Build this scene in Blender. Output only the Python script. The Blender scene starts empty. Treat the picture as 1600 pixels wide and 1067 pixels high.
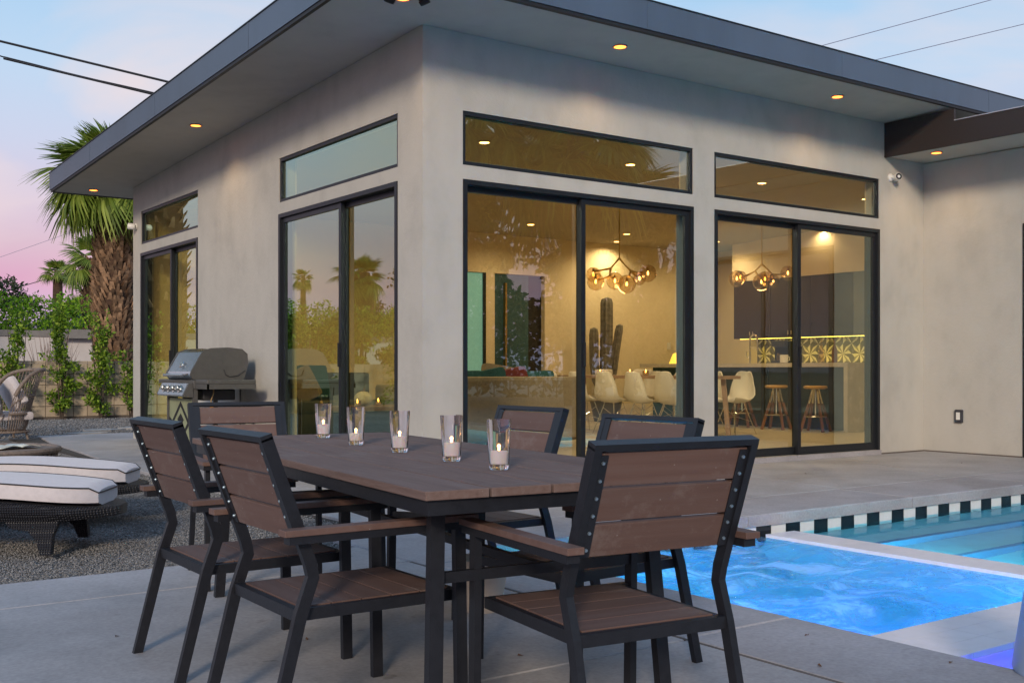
import bpy, bmesh, math, random
import numpy as np
from mathutils import Vector, Matrix, Euler
R = math.radians
random.seed(7); rng = np.random.default_rng(7)
SC = bpy.context.scene
COL = SC.collection

# ------------------------------------------------------------------ camera
cd = bpy.data.cameras.new("camera"); cam = bpy.data.objects.new("camera", cd); COL.objects.link(cam)
cam.location = (-5.18, -8.63, 1.02)
cam.rotation_euler = (R(90), 0, -math.atan2(.5828, .8126))
cd.sensor_width = 36; cd.lens = 1707/1600*36; cd.shift_y = 44/1600; cd.clip_start = .05; cd.clip_end = 1500
SC.camera = cam

# ------------------------------------------------------------------ render look
SC.view_settings.view_transform = 'Standard'; SC.view_settings.look = 'None'
SC.view_settings.exposure = 0.25; SC.view_settings.gamma = 1; SC.view_settings.use_curve_mapping = False
cy = SC.cycles
cy.use_denoising = True
try: cy.denoiser = 'OPENIMAGEDENOISE'
except Exception: pass
cy.max_bounces = 10; cy.diffuse_bounces = 4; cy.glossy_bounces = 4; cy.transmission_bounces = 8; cy.transparent_max_bounces = 24
cy.sample_clamp_indirect = 4; cy.sample_clamp_direct = 0; cy.caustics_reflective = False; cy.caustics_refractive = True
cy.blur_glossy = .3

# ------------------------------------------------------------------ world: dusk sky
def lin(r, g, b):
    f = lambda c: (c/255/12.92) if c/255 <= .04045 else ((c/255+.055)/1.055)**2.4
    return (f(r), f(g), f(b), 1)
W = bpy.data.worlds.new("World"); SC.world = W; W.use_nodes = True
nt = W.node_tree; nt.nodes.clear()
N = nt.nodes.new; L = nt.links.new
def ramp(tree, pts, interp='LINEAR'):
    n = tree.nodes.new('ShaderNodeValToRGB'); n.color_ramp.interpolation = interp
    e = n.color_ramp.elements
    while len(e) > 1: e.remove(e[-1])
    e[0].position = pts[0][0]; e[0].color = pts[0][1]
    for p, c in pts[1:]:
        k = e.new(p); k.color = c
    return n
out = N('ShaderNodeOutputWorld'); tc = N('ShaderNodeTexCoord'); sep = N('ShaderNodeSeparateXYZ')
L(tc.outputs['Generated'], sep.inputs[0])
mr = N('ShaderNodeMapRange'); mr.inputs[1].default_value = -.1; mr.inputs[2].default_value = .9
L(sep.outputs[2], mr.inputs[0])
P = lambda z: (z+.1)/1.0
rp = ramp(nt, [(0, lin(120,112,108)), (P(-.02), lin(140,130,140)), (P(0.0), lin(172,172,212)), (P(.04), lin(188,160,204)), (P(.075), lin(206,156,184)),
               (P(.105), lin(205,176,192)), (P(.145), lin(200,188,208)), (P(.19), lin(190,196,218)), (P(.25), lin(178,200,224)), (P(.33), lin(154,192,224)), (P(.5), lin(134,176,214)), (P(.9), lin(104,148,198))])
L(mr.outputs[0], rp.inputs[0])
# soft streaky clouds
mp = N('ShaderNodeMapping'); mp.inputs['Scale'].default_value = (1.3, 1.3, 4.5); L(tc.outputs['Generated'], mp.inputs[0])
nz = N('ShaderNodeTexNoise'); nz.inputs['Scale'].default_value = 2.2; nz.inputs['Detail'].default_value = 5; nz.inputs['Roughness'].default_value = .5; nz.inputs['Distortion'].default_value = .5
L(mp.outputs[0], nz.inputs[0])
cr = ramp(nt, [(.42, (0,0,0,1)), (.63, (1,1,1,1))]); L(nz.outputs[0], cr.inputs[0])
band = ramp(nt, [(P(.02), (.1,.1,.1,1)), (P(.14), (.55,.55,.55,1)), (P(.24), (.8,.8,.8,1)), (P(.34), (.22,.22,.22,1)), (P(.6), (.3,.3,.3,1))]); L(mr.outputs[0], band.inputs[0])
mu = N('ShaderNodeMath'); mu.operation = 'MULTIPLY'; L(cr.outputs[0], mu.inputs[0]); L(band.outputs[0], mu.inputs[1])
mx = N('ShaderNodeMix'); mx.data_type = 'RGBA'; L(mu.outputs[0], mx.inputs[0]); L(rp.outputs[0], mx.inputs[6]); mx.inputs[7].default_value = lin(226,206,204)
bg = N('ShaderNodeBackground'); bg.inputs[1].default_value = 1.0; L(mx.outputs[2], bg.inputs[0])
sky = N('ShaderNodeTexSky'); sky.sky_type = 'NISHITA'; sky.sun_disc = False; sky.sun_elevation = R(4); sky.sun_rotation = R(225)
bg2 = N('ShaderNodeBackground'); bg2.inputs[1].default_value = .004; L(sky.outputs[0], bg2.inputs[0])
add = N('ShaderNodeAddShader'); L(bg.outputs[0], add.inputs[0]); L(bg2.outputs[0], add.inputs[1]); L(add.outputs[0], out.inputs[0])

# low warm afterglow from behind the camera's left shoulder
sl = bpy.data.lights.new("sun", 'SUN'); sl.energy = 2.1; sl.angle = R(9); sl.color = (1, .84, .68)
so = bpy.data.objects.new("sun", sl); COL.objects.link(so)
so.rotation_euler = Vector((.64, .70, -.34)).to_track_quat('-Z', 'Y').to_euler()

# ------------------------------------------------------------------ materials
def newmat(name):
    m = bpy.data.materials.new(name); m.use_nodes = True
    t = m.node_tree; b = t.nodes.get('Principled BSDF')
    return m, t, b
def mat(name, col, rough=.6, metal=0, var=.12, scale=6, bump=0, bscale=None, coat=0, spec=.5, emit=None, es=0, stretch=None, col2=None, detail=6, island=0, sheen=0, each=0, dust=0):
    """procedural material: base colour modulated by noise, optional bump"""
    m, t, b = newmat(name)
    c = tuple(col)+(1,)
    b.inputs['Roughness'].default_value = rough; b.inputs['Metallic'].default_value = metal
    b.inputs['Specular IOR Level'].default_value = spec; b.inputs['Coat Weight'].default_value = coat
    tcn = t.nodes.new('ShaderNodeTexCoord'); mpn = t.nodes.new('ShaderNodeMapping')
    if stretch: mpn.inputs['Scale'].default_value = stretch
    t.links.new(tcn.outputs['Object'], mpn.inputs[0])
    n1 = t.nodes.new('ShaderNodeTexNoise'); n1.inputs['Scale'].default_value = scale; n1.inputs['Detail'].default_value = detail; n1.inputs['Roughness'].default_value = .62
    t.links.new(mpn.outputs[0], n1.inputs[0])
    lo = tuple(x*(1-var*1.6) for x in col)+(1,); hi = (tuple(x*(1+var) for x in col)+(1,)) if col2 is None else tuple(col2)+(1,)
    r1 = ramp(t, [(.3, lo), (.5, c), (.72, hi)]); t.links.new(n1.outputs[0], r1.inputs[0])
    src = r1.outputs[0]
    if island:
        g = t.nodes.new('ShaderNodeNewGeometry'); hs = t.nodes.new('ShaderNodeHueSaturation')
        mm = t.nodes.new('ShaderNodeMapRange'); mm.inputs[3].default_value = 1-island; mm.inputs[4].default_value = 1+island
        t.links.new(g.outputs['Random Per Island'], mm.inputs[0]); t.links.new(mm.outputs[0], hs.inputs['Value']); t.links.new(src, hs.inputs['Color']); src = hs.outputs[0]
    if each:   # every board its own tone
        oi = t.nodes.new('ShaderNodeObjectInfo'); h2 = t.nodes.new('ShaderNodeHueSaturation'); m5 = t.nodes.new('ShaderNodeMapRange'); m5.inputs[3].default_value = 1-each; m5.inputs[4].default_value = 1+each
        t.links.new(oi.outputs['Random'], m5.inputs[0]); t.links.new(m5.outputs[0], h2.inputs['Value']); t.links.new(src, h2.inputs['Color']); src = h2.outputs[0]
    if dust:   # pale scuffs and dust specks
        d1 = t.nodes.new('ShaderNodeTexNoise'); d1.inputs['Scale'].default_value = 3.2; d1.inputs['Detail'].default_value = 8; d1.inputs['Roughness'].default_value = .75; t.links.new(tcn.outputs['Object'], d1.inputs[0])
        d2 = t.nodes.new('ShaderNodeTexVoronoi'); d2.inputs['Scale'].default_value = 26; t.links.new(tcn.outputs['Object'], d2.inputs[0])
        ra = ramp(t, [(.54, (0,0,0,1)), (.78, (dust,)*3+(1,))]); rb = ramp(t, [(.035, (dust*1.4,)*3+(1,)), (.06, (0,0,0,1))]); t.links.new(d1.outputs[0], ra.inputs[0]); t.links.new(d2.outputs['Distance'], rb.inputs[0])
        sm = t.nodes.new('ShaderNodeMath'); sm.operation = 'MAXIMUM'; t.links.new(ra.outputs[0], sm.inputs[0]); t.links.new(rb.outputs[0], sm.inputs[1])
        mz = t.nodes.new('ShaderNodeMix'); mz.data_type = 'RGBA'; t.links.new(sm.outputs[0], mz.inputs[0]); t.links.new(src, mz.inputs[6]); mz.inputs[7].default_value = (.34,.31,.28,1); src = mz.outputs[2]
    t.links.new(src, b.inputs['Base Color'])
    rr = t.nodes.new('ShaderNodeMapRange'); rr.inputs[3].default_value = max(0, rough-.08); rr.inputs[4].default_value = min(1, rough+.1)
    t.links.new(n1.outputs[0], rr.inputs[0]); t.links.new(rr.outputs[0], b.inputs['Roughness'])
    if bump:
        n2 = t.nodes.new('ShaderNodeTexNoise'); n2.inputs['Scale'].default_value = bscale or scale*6; n2.inputs['Detail'].default_value = 4
        t.links.new(mpn.outputs[0], n2.inputs[0]); bp = t.nodes.new('ShaderNodeBump'); bp.inputs['Strength'].default_value = bump; bp.inputs['Distance'].default_value = .01
        t.links.new(n2.outputs[0], bp.inputs['Height']); t.links.new(bp.outputs[0], b.inputs['Normal'])
    if emit:
        b.inputs['Emission Color'].default_value = tuple(emit)+(1,); b.inputs['Emission Strength'].default_value = es
    if sheen: b.inputs['Sheen Weight'].default_value = sheen
    return m
def leafmat(name, col, col2, var=.45, trans=.25):
    m, t, b = newmat(name)
    g = t.nodes.new('ShaderNodeNewGeometry'); r = ramp(t, [(0, tuple(c*(1-var) for c in col)+(1,)), (.5, tuple(col)+(1,)), (1, tuple(col2)+(1,))])
    t.links.new(g.outputs['Random Per Island'], r.inputs[0]); t.links.new(r.outputs[0], b.inputs['Base Color'])
    b.inputs['Roughness'].default_value = .5; b.inputs['Specular IOR Level'].default_value = .35
    tr = t.nodes.new('ShaderNodeBsdfTranslucent'); t.links.new(r.outputs[0], tr.inputs[0])
    ms = t.nodes.new('ShaderNodeMixShader'); ms.inputs[0].default_value = trans
    o = t.nodes.get('Material Output'); t.links.new(b.outputs[0], ms.inputs[1]); t.links.new(tr.outputs[0], ms.inputs[2]); t.links.new(ms.outputs[0], o.inputs[0])
    return m
def paneglass(name, tint, refl, base, k, wav=0.0, wscale=2):
    """window glass: tinted see-through sheet with a coated reflection"""
    m, t, b = newmat(name); t.nodes.remove(b)
    tr = t.nodes.new('ShaderNodeBsdfTransparent'); tr.inputs[0].default_value = tuple(tint)+(1,)
    gl = t.nodes.new('ShaderNodeBsdfGlossy'); gl.inputs[0].default_value = tuple(refl)+(1,); gl.inputs['Roughness'].default_value = 0.0
    fr = t.nodes.new('ShaderNodeFresnel'); fr.inputs[0].default_value = 1.5
    ma = t.nodes.new('ShaderNodeMath'); ma.operation = 'MULTIPLY_ADD'; ma.use_clamp = True; ma.inputs[1].default_value = k; ma.inputs[2].default_value = base
    t.links.new(fr.outputs[0], ma.inputs[0])
    gb = t.nodes.new('ShaderNodeNewGeometry'); sb = t.nodes.new('ShaderNodeMath'); sb.operation = 'SUBTRACT'; sb.inputs[0].default_value = 1; t.links.new(gb.outputs['Backfacing'], sb.inputs[1])
    mb = t.nodes.new('ShaderNodeMath'); mb.operation = 'MULTIPLY'; t.links.new(ma.outputs[0], mb.inputs[0]); t.links.new(sb.outputs[0], mb.inputs[1]); ma = mb   # inner faces do not mirror
    if wav:
        tcn = t.nodes.new('ShaderNodeTexCoord'); n = t.nodes.new('ShaderNodeTexNoise'); n.inputs['Scale'].default_value = wscale; n.inputs['Detail'].default_value = 1
        t.links.new(tcn.outputs['Object'], n.inputs[0]); bp = t.nodes.new('ShaderNodeBump'); bp.inputs['Strength'].default_value = wav; bp.inputs['Distance'].default_value = .01
        t.links.new(n.outputs[0], bp.inputs['Height']); t.links.new(bp.outputs[0], gl.inputs['Normal'])
    ms = t.nodes.new('ShaderNodeMixShader'); t.links.new(ma.outputs[0], ms.inputs[0]); t.links.new(tr.outputs[0], ms.inputs[1]); t.links.new(gl.outputs[0], ms.inputs[2])
    t.links.new(ms.outputs[0], t.nodes.get('Material Output').inputs[0])
    return m
def emis(name, col, s):
    m, t, b = newmat(name); b.inputs['Base Color'].default_value = tuple(col)+(1,)
    b.inputs['Emission Color'].default_value = tuple(col)+(1,); b.inputs['Emission Strength'].default_value = s
    return m

def stucco(name, col, var=.1, bump=.25):
    """smooth-trowelled plaster: broad cloudy tone, fine trowel relief, faint vertical rain wash"""
    m, t, b = newmat(name); b.inputs['Roughness'].default_value = .85; b.inputs['Specular IOR Level'].default_value = .25
    g = t.nodes.new('ShaderNodeNewGeometry')
    a = t.nodes.new('ShaderNodeTexNoise'); a.inputs['Scale'].default_value = 1.1; a.inputs['Detail'].default_value = 8; a.inputs['Roughness'].default_value = .65; a.inputs['Distortion'].default_value = .6
    mp2 = t.nodes.new('ShaderNodeMapping'); mp2.inputs['Scale'].default_value = (1.6, 1.6, .9)
    v = t.nodes.new('ShaderNodeTexNoise'); v.inputs['Scale'].default_value = 2.2; v.inputs['Detail'].default_value = 6
    t.links.new(g.outputs['Position'], a.inputs[0]); t.links.new(g.outputs['Position'], mp2.inputs[0]); t.links.new(mp2.outputs[0], v.inputs[0])
    ad = t.nodes.new('ShaderNodeMath'); ad.operation = 'ADD'; t.links.new(a.outputs[0], ad.inputs[0]); t.links.new(v.outputs[0], ad.inputs[1])
    r = ramp(t, [(.0, tuple(c*(1-var*2) for c in col)+(1,)), (.5, tuple(col)+(1,)), (1, tuple(c*(1+var) for c in col)+(1,))])
    mrr = t.nodes.new('ShaderNodeMapRange'); mrr.inputs[1].default_value = .6; mrr.inputs[2].default_value = 1.4; t.links.new(ad.outputs[0], mrr.inputs[0]); t.links.new(mrr.outputs[0], r.inputs[0])
    t.links.new(r.outputs[0], b.inputs['Base Color'])
    n2 = t.nodes.new('ShaderNodeTexNoise'); n2.inputs['Scale'].default_value = 14; n2.inputs['Detail'].default_value = 8; n2.inputs['Roughness'].default_value = .7
    t.links.new(g.outputs['Position'], n2.inputs[0]); bp = t.nodes.new('ShaderNodeBump'); bp.inputs['Strength'].default_value = bump; bp.inputs['Distance'].default_value = .012
    t.links.new(n2.outputs[0], bp.inputs['Height']); t.links.new(bp.outputs[0], b.inputs['Normal'])
    return m

M = {}
M['stucco'] = stucco('stucco', (.475,.45,.395), .08, .5)
M['soffit'] = stucco('soffit_plaster', (.50,.475,.42), .06, .12)
M['fascia'] = mat('fascia_metal', (.105,.14,.19), .42, .35, .10, 1.2, stretch=(1,1,.25))
M['drip'] = mat('drip_edge_metal', (.02,.02,.022), .5, .3)
M['beam'] = mat('brown_beam_paint', (.030,.020,.017), .6, 0, .15, 40, bump=.3)
M['frame'] = mat('black_aluminium', (.018,.020,.024), .38, .3, .1, 8)
M['glass'] = paneglass('window_glass', (.96,.945,.86), (.78,.97,.90), .15, 1.6, .16, 1.1)
M['glass_west'] = paneglass('coated_window_glass', (.90,.89,.68), (.68,.95,.84), .24, 1.6, .03, 1.3)
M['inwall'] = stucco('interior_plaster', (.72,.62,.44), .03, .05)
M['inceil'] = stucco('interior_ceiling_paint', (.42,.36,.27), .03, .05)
M['infloor'] = mat('polished_floor', (.52,.45,.32), .32, 0, .10, 3, bump=.05)
M['teal'] = mat('teal_paint', (.030,.085,.105), .45, 0, .12, 5)
M['brass'] = mat('brass', (.55,.38,.14), .3, 1, .08, 20)
M['dark'] = mat('painted_doorway_shade', (.02,.016,.014), .8)  # near-black tone paints the shade inside the doorway
M['concrete'] = None
M['deckwood'] = mat('composite_wood', (.128,.072,.055), .62, 0, .10, 5, bump=.15, bscale=140, stretch=(.25,6,6), col2=(.138,.09,.075), each=.13, dust=.45)
M['deckwood2'] = mat('composite_wood_table', (.168,.108,.088), .72, 0, .16, 9, bump=.35, bscale=90, stretch=(6,.4,6), col2=(.185,.135,.118), spec=.3, each=.10, dust=.35)
M['chairmetal'] = mat('black_powdercoat', (.012,.013,.017), .42, .0, .15, 30, bump=.12, bscale=220, spec=.45)
M['bolt'] = mat('bolt_steel', (.45,.55,.60), .3, .9)
M['glassware'] = paneglass('tumbler_glass', (.97,.97,.98), (.95,.95,1), .03, 1.0)
gm, t, b = newmat('solid_glass'); b.inputs['Transmission Weight'].default_value = 1; b.inputs['Roughness'].default_value = .02; b.inputs['Base Color'].default_value = (.95,.93,.98,1); b.inputs['IOR'].default_value = 1.45
M['solidglass'] = gm
wm, t, b = newmat('candle_wax'); b.inputs['Base Color'].default_value = (.88,.82,.76,1); b.inputs['Subsurface Weight'].default_value = .5; b.inputs['Subsurface Radius'].default_value = (.02,.008,.004)
b.inputs['Emission Color'].default_value = (1,.66,.40,1); b.inputs['Emission Strength'].default_value = .12  # faint emission paints the flame's glow into the wax
M['wax'] = wm
M['flame'] = emis('flame', (1,.55,.15), 14)
M['poolwhite'] = mat('white_pool_tile', (.84,.78,.79), .3, 0, .05, 9)
M['tileblack'] = mat('black_glazed_tile', (.012,.016,.02), .15)
M['tilewhite'] = mat('white_glazed_tile', (.74,.74,.72), .18, 0, .04, 12)
M['plaster'] = mat('pool_plaster', (.30,.72,.80), .7, 0, .06, 4)
M['stone'] = mat('stepping_stone', (.42,.40,.37), .8, 0, .15, 6, bump=.3)
M['wickerdark'] = None
M['cushion'] = mat('pale_cushion_canvas', (.62,.57,.57), .9, 0, .05, 25, bump=.25, bscale=260, sheen=.2)
M['piping'] = mat('black_piping', (.015,.014,.016), .6)
M['wicker'] = mat('tan_wicker', (.20,.155,.125), .7, 0, .3, 30, bump=.5, bscale=90)
M['steel'] = mat('brushed_steel', (.52,.54,.56), .22, .95, .1, 4, stretch=(1,30,1))
M['grillgrey'] = mat('grey_enamel', (.115,.11,.10), .42, .3, .08, 20)
M['grilldark'] = mat('dark_enamel', (.03,.03,.032), .5)
M['white'] = mat('white_plastic', (.74,.72,.66), .35, 0, .03, 5)
M['cream'] = mat('cream_quartz', (.62,.57,.48), .25, 0, .05, 6)
M['walnut'] = mat('walnut', (.16,.07,.035), .45, 0, .25, 12, stretch=(1,1,.1))
M['oak'] = mat('pale_wood', (.36,.24,.17), .5, 0, .2, 8)
M['chrome'] = mat('chrome', (.7,.68,.62), .15, 1, .03, 5)
M['sofagrey'] = mat('grey_sofa_fabric', (.075,.075,.062), .95, 0, .15, 30, bump=.3, bscale=200)
M['sofatan'] = mat('tan_sofa_fabric', (.30,.25,.18), .95, 0, .1, 30, bump=.3, bscale=200)
M['tealcloth'] = mat('teal_cloth', (.02,.10,.12), .9)
M['maroon'] = mat('maroon_cloth', (.16,.025,.025), .9)
M['cabinet'] = mat('cabinet_tree_reflection', (.028,.016,.014), .3, 0, .2, 5)  # dark brown paints the reflected trees into these cabinet fronts
M['cabgrey'] = mat('grey_blue_cabinet', (.10,.115,.135), .4, 0, .06, 5)
M['island'] = mat('dark_olive_panel', (.035,.036,.030), .55, 0, .15, 8)
M['cactus'] = mat('cactus_wood', (.20,.185,.16), .9, 0, .3, 14, bump=.5)
M['trunk'] = mat('palm_trunk_bark', (.07,.038,.022), .95, 0, .35, 5, bump=.8, stretch=(1,1,3))
M['boot'] = mat('palm_leaf_base', (.27,.165,.095), .9, 0, .3, 12, island=.55)
M['wood'] = mat('tree_bark', (.07,.05,.035), .95, 0, .3, 8, bump=.6)
M['frond'] = leafmat('palm_frond_green', (.20,.29,.04), (.44,.52,.11), .5, .42)
M['frondold'] = leafmat('palm_frond_dry', (.20,.15,.05), (.30,.23,.09), .5, .2)
M['hedge'] = leafmat('hedge_leaf', (.24,.47,.02), (.50,.72,.05), .8, .4)
M['climber'] = leafmat('climber_leaf', (.13,.25,.02), (.42,.56,.06), .65, .4)
M['treeleaf'] = leafmat('tree_leaf', (.030,.048,.020), (.075,.095,.036), .5, .15)
M['darkleaf'] = leafmat('evergreen_leaf', (.022,.038,.014), (.06,.085,.025), .5, .15)
M['dry'] = leafmat('dry_twig', (.25,.17,.12), (.38,.28,.22), .4, .05)
M['nwall'] = stucco('neighbour_plaster', (.60,.56,.54), .05, .2)
M['ncap'] = mat('grey_coping', (.22,.21,.20), .8)
M['wire'] = mat('wire_rubber', (.015,.016,.02), .6)
M['thinwire'] = mat('bare_wire', (.20,.22,.32), .5)
M['lampglow'] = emis('lamp_glow', (1,.50,.13), 1.15)
M['lampglow_in'] = emis('lamp_glow_inside', (1,.78,.38), 3)
M['trim'] = mat('lamp_trim', (.45,.32,.18), .5, 0, .03, 5)
M['bulb'] = emis('bulb_filament', (1,.50,.12), 14)
M['smoke'] = paneglass('smoked_globe_glass', (.86,.76,.60), (1,.92,.8), .05, 2.2)
M['plate'] = mat('outlet_plate', (.05,.05,.06), .4, .3)
M['planter'] = mat('pale_blue_plastic', (.40,.50,.66), .45, 0, .03, 2)
M['paper'] = mat('magazine_paper', (.62,.64,.56), .6, 0, .25, 9)
M['magcover'] = mat('magazine_cover', (.35,.42,.62), .35, 0, .4, 12)
M['orange'] = mat('orange_plastic', (.7,.28,.03), .4)

def concrete(name, col, joint=False):
    m, t, b = newmat(name); g = t.nodes.new('ShaderNodeNewGeometry')
    a = t.nodes.new('ShaderNodeTexNoise'); a.inputs['Scale'].default_value = .9; a.inputs['Detail'].default_value = 9; a.inputs['Roughness'].default_value = .68
    c = t.nodes.new('ShaderNodeTexNoise'); c.inputs['Scale'].default_value = 60; c.inputs['Detail'].default_value = 4
    s = t.nodes.new('ShaderNodeTexNoise'); s.inputs['Scale'].default_value = 9; s.inputs['Detail'].default_value = 3
    for n in (a, c, s): t.links.new(g.outputs['Position'], n.inputs[0])
    r = ramp(t, [(.3, tuple(x*.72 for x in col)+(1,)), (.5, tuple(col)+(1,)), (.7, tuple(x*1.22 for x in col)+(1,))]); t.links.new(a.outputs[0], r.inputs[0])
    sp = ramp(t, [(.24, (.45,.42,.40,1)), (.31, (1,1,1,1))]); t.links.new(s.outputs[0], sp.inputs[0])
    m2 = t.nodes.new('ShaderNodeMix'); m2.data_type = 'RGBA'; m2.blend_type = 'MULTIPLY'; m2.inputs[0].default_value = .55
    t.links.new(r.outputs[0], m2.inputs[6]); t.links.new(sp.outputs[0], m2.inputs[7])
    f = ramp(t, [(.3, (.86,.86,.86,1)), (.7, (1.1,1.1,1.1,1))]); t.links.new(c.outputs[0], f.inputs[0])
    m3 = t.nodes.new('ShaderNodeMix'); m3.data_type = 'RGBA'; m3.blend_type = 'MULTIPLY'; m3.inputs[0].default_value = 1
    t.links.new(m2.outputs[2], m3.inputs[6]); t.links.new(f.outputs[0], m3.inputs[7]); t.links.new(m3.outputs[2], b.inputs['Base Color'])
    vw = t.nodes.new('ShaderNodeTexNoise'); vw.inputs['Scale'].default_value = .33; vw.inputs['Detail'].default_value = 10; vw.inputs['Distortion'].default_value = 2.2; t.links.new(g.outputs['Position'], vw.inputs[0])
    vr = ramp(t, [(.40, (.74,.70,.66,1)), (.47, (1,1,1,1)), (.55, (1,1,1,1)), (.62, (.84,.82,.80,1))]); t.links.new(vw.outputs[0], vr.inputs[0]); m4 = t.nodes.new('ShaderNodeMix'); m4.data_type = 'RGBA'; m4.blend_type = 'MULTIPLY'; m4.inputs[0].default_value = .3
    t.links.new(m3.outputs[2], m4.inputs[6]); t.links.new(vr.outputs[0], m4.inputs[7]); t.links.new(m4.outputs[2], b.inputs['Base Color'])
    rr = t.nodes.new('ShaderNodeMapRange'); rr.inputs[3].default_value = .5; rr.inputs[4].default_value = .8; t.links.new(a.outputs[0], rr.inputs[0]); t.links.new(rr.outputs[0], b.inputs['Roughness'])
    bp = t.nodes.new('ShaderNodeBump'); bp.inputs['Strength'].default_value = .18; bp.inputs['Distance'].default_value = .006; t.links.new(c.outputs[0], bp.inputs['Height']); t.links.new(bp.outputs[0], b.inputs['Normal'])
    return m
M['concrete'] = concrete('patio_concrete', (.37,.355,.355))
M['coping'] = concrete('coping_concrete', (.36,.34,.345))
M['blockmat'] = mat('tan_block', (.27,.215,.155), .9, 0, .12, 5, bump=.5, bscale=40, island=0)
M['mortar'] = mat('mortar', (.12,.10,.085), .95)

def wickermat():
    m, t, b = newmat('dark_wicker_weave'); tcn = t.nodes.new('ShaderNodeTexCoord')
    w1 = t.nodes.new('ShaderNodeTexWave'); w1.inputs['Scale'].default_value = 22; w1.bands_direction = 'X'
    w2 = t.nodes.new('ShaderNodeTexWave'); w2.inputs['Scale'].default_value = 22; w2.bands_direction = 'Z'
    w3 = t.nodes.new('ShaderNodeTexWave'); w3.inputs['Scale'].default_value = 22; w3.bands_direction = 'Y'
    for w in (w1, w2, w3): t.links.new(tcn.outputs['Object'], w.inputs[0])
    mu1 = t.nodes.new('ShaderNodeMath'); mu1.operation = 'MULTIPLY'; mu2 = t.nodes.new('ShaderNodeMath'); mu2.operation = 'ADD'
    t.links.new(w2.outputs[1], mu2.inputs[0]); t.links.new(w3.outputs[1], mu2.inputs[1]); t.links.new(w1.outputs[1], mu1.inputs[0]); t.links.new(mu2.outputs[0], mu1.inputs[1])
    r = ramp(t, [(0, (.006,.006,.008,1)), (.8, (.035,.034,.040,1))]); t.links.new(mu1.outputs[0], r.inputs[0]); t.links.new(r.outputs[0], b.inputs['Base Color'])
    b.inputs['Roughness'].default_value = .42
    bp = t.nodes.new('ShaderNodeBump'); bp.inputs['Strength'].default_value = .9; bp.inputs['Distance'].default_value = .012; t.links.new(mu1.outputs[0], bp.inputs['Height']); t.links.new(bp.outputs[0], b.inputs['Normal'])
    return m
M['wickerdark'] = wickermat()

def watermat(name, tint, foam, wave, foamcol=(.75,.85,.95), wscale=3.0):
    m, t, b = newmat(name); t.nodes.remove(b)
    g = t.nodes.new('ShaderNodeNewGeometry')
    gl = t.nodes.new('ShaderNodeBsdfRefraction'); gl.inputs['IOR'].default_value = 1.33; gl.inputs['Roughness'].default_value = 0.0; gl.inputs[0].default_value = tuple(tint)+(1,)
    gs = t.nodes.new('ShaderNodeBsdfGlossy'); gs.inputs['Roughness'].default_value = .02; fz = t.nodes.new('ShaderNodeFresnel'); fz.inputs[0].default_value = 1.33
    n = t.nodes.new('ShaderNodeTexNoise'); n.inputs['Scale'].default_value = wscale; n.inputs['Detail'].default_value = 3
    mpn = t.nodes.new('ShaderNodeMapping'); mpn.inputs['Scale'].default_value = (1, 2.2, 1); t.links.new(g.outputs['Position'], mpn.inputs[0]); t.links.new(mpn.outputs[0], n.inputs[0])
    bp = t.nodes.new('ShaderNodeBump'); bp.inputs['Strength'].default_value = wave; bp.inputs['Distance'].default_value = .03
    t.links.new(n.outputs[0], bp.inputs['Height']); t.links.new(bp.outputs[0], gl.inputs['Normal']); t.links.new(bp.outputs[0], gs.inputs['Normal']); t.links.new(bp.outputs[0], fz.inputs['Normal'])
    k_ = t.nodes.new('ShaderNodeMath'); k_.operation = 'MULTIPLY'; k_.inputs[1].default_value = .45; t.links.new(fz.outputs[0], k_.inputs[0])
    kb = t.nodes.new('ShaderNodeMath'); kb.operation = 'SUBTRACT'; kb.inputs[0].default_value = 1; t.links.new(g.outputs['Backfacing'], kb.inputs[1]); kc = t.nodes.new('ShaderNodeMath'); kc.operation = 'MULTIPLY'; t.links.new(k_.outputs[0], kc.inputs[0]); t.links.new(kb.outputs[0], kc.inputs[1])
    mw = t.nodes.new('ShaderNodeMixShader'); t.links.new(kc.outputs[0], mw.inputs[0]); t.links.new(gl.outputs[0], mw.inputs[1]); t.links.new(gs.outputs[0], mw.inputs[2]); last = mw.outputs[0]
    if foam:
        df = t.nodes.new('ShaderNodeBsdfDiffuse'); df.inputs[0].default_value = tuple(foamcol)+(1,); t.links.new(bp.outputs[0], df.inputs['Normal'])
        tl = t.nodes.new('ShaderNodeBsdfTranslucent'); tl.inputs[0].default_value = tuple(foamcol)+(1,)
        mm = t.nodes.new('ShaderNodeMixShader'); mm.inputs[0].default_value = .62; t.links.new(df.outputs[0], mm.inputs[1]); t.links.new(tl.outputs[0], mm.inputs[2])
        f1 = t.nodes.new('ShaderNodeTexNoise'); f1.inputs['Scale'].default_value = 1.7; f1.inputs['Detail'].default_value = 9; f1.inputs['Roughness'].default_value = .66; f1.inputs['Distortion'].default_value = 1.4
        t.links.new(g.outputs['Position'], f1.inputs[0]); fr = ramp(t, [(.42, (.05,)*3+(1,)), (.54, (foam*.35,)*3+(1,)), (.63, (foam,)*3+(1,))]); t.links.new(f1.outputs[0], fr.inputs[0])
        ms = t.nodes.new('ShaderNodeMixShader'); t.links.new(fr.outputs[0], ms.inputs[0]); t.links.new(last, ms.inputs[1]); t.links.new(mm.outputs[0], ms.inputs[2]); last = ms.outputs[0]
    t.links.new(last, t.nodes.get('Material Output').inputs[0])
    return m
M['water'] = watermat('pool_water', (.80,.95,1.0), 0, .10)
M['spawater'] = watermat('bubbling_spa_water', (.50,.86,1.0), .82, .8, (.74,.82,.95), 7)

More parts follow.
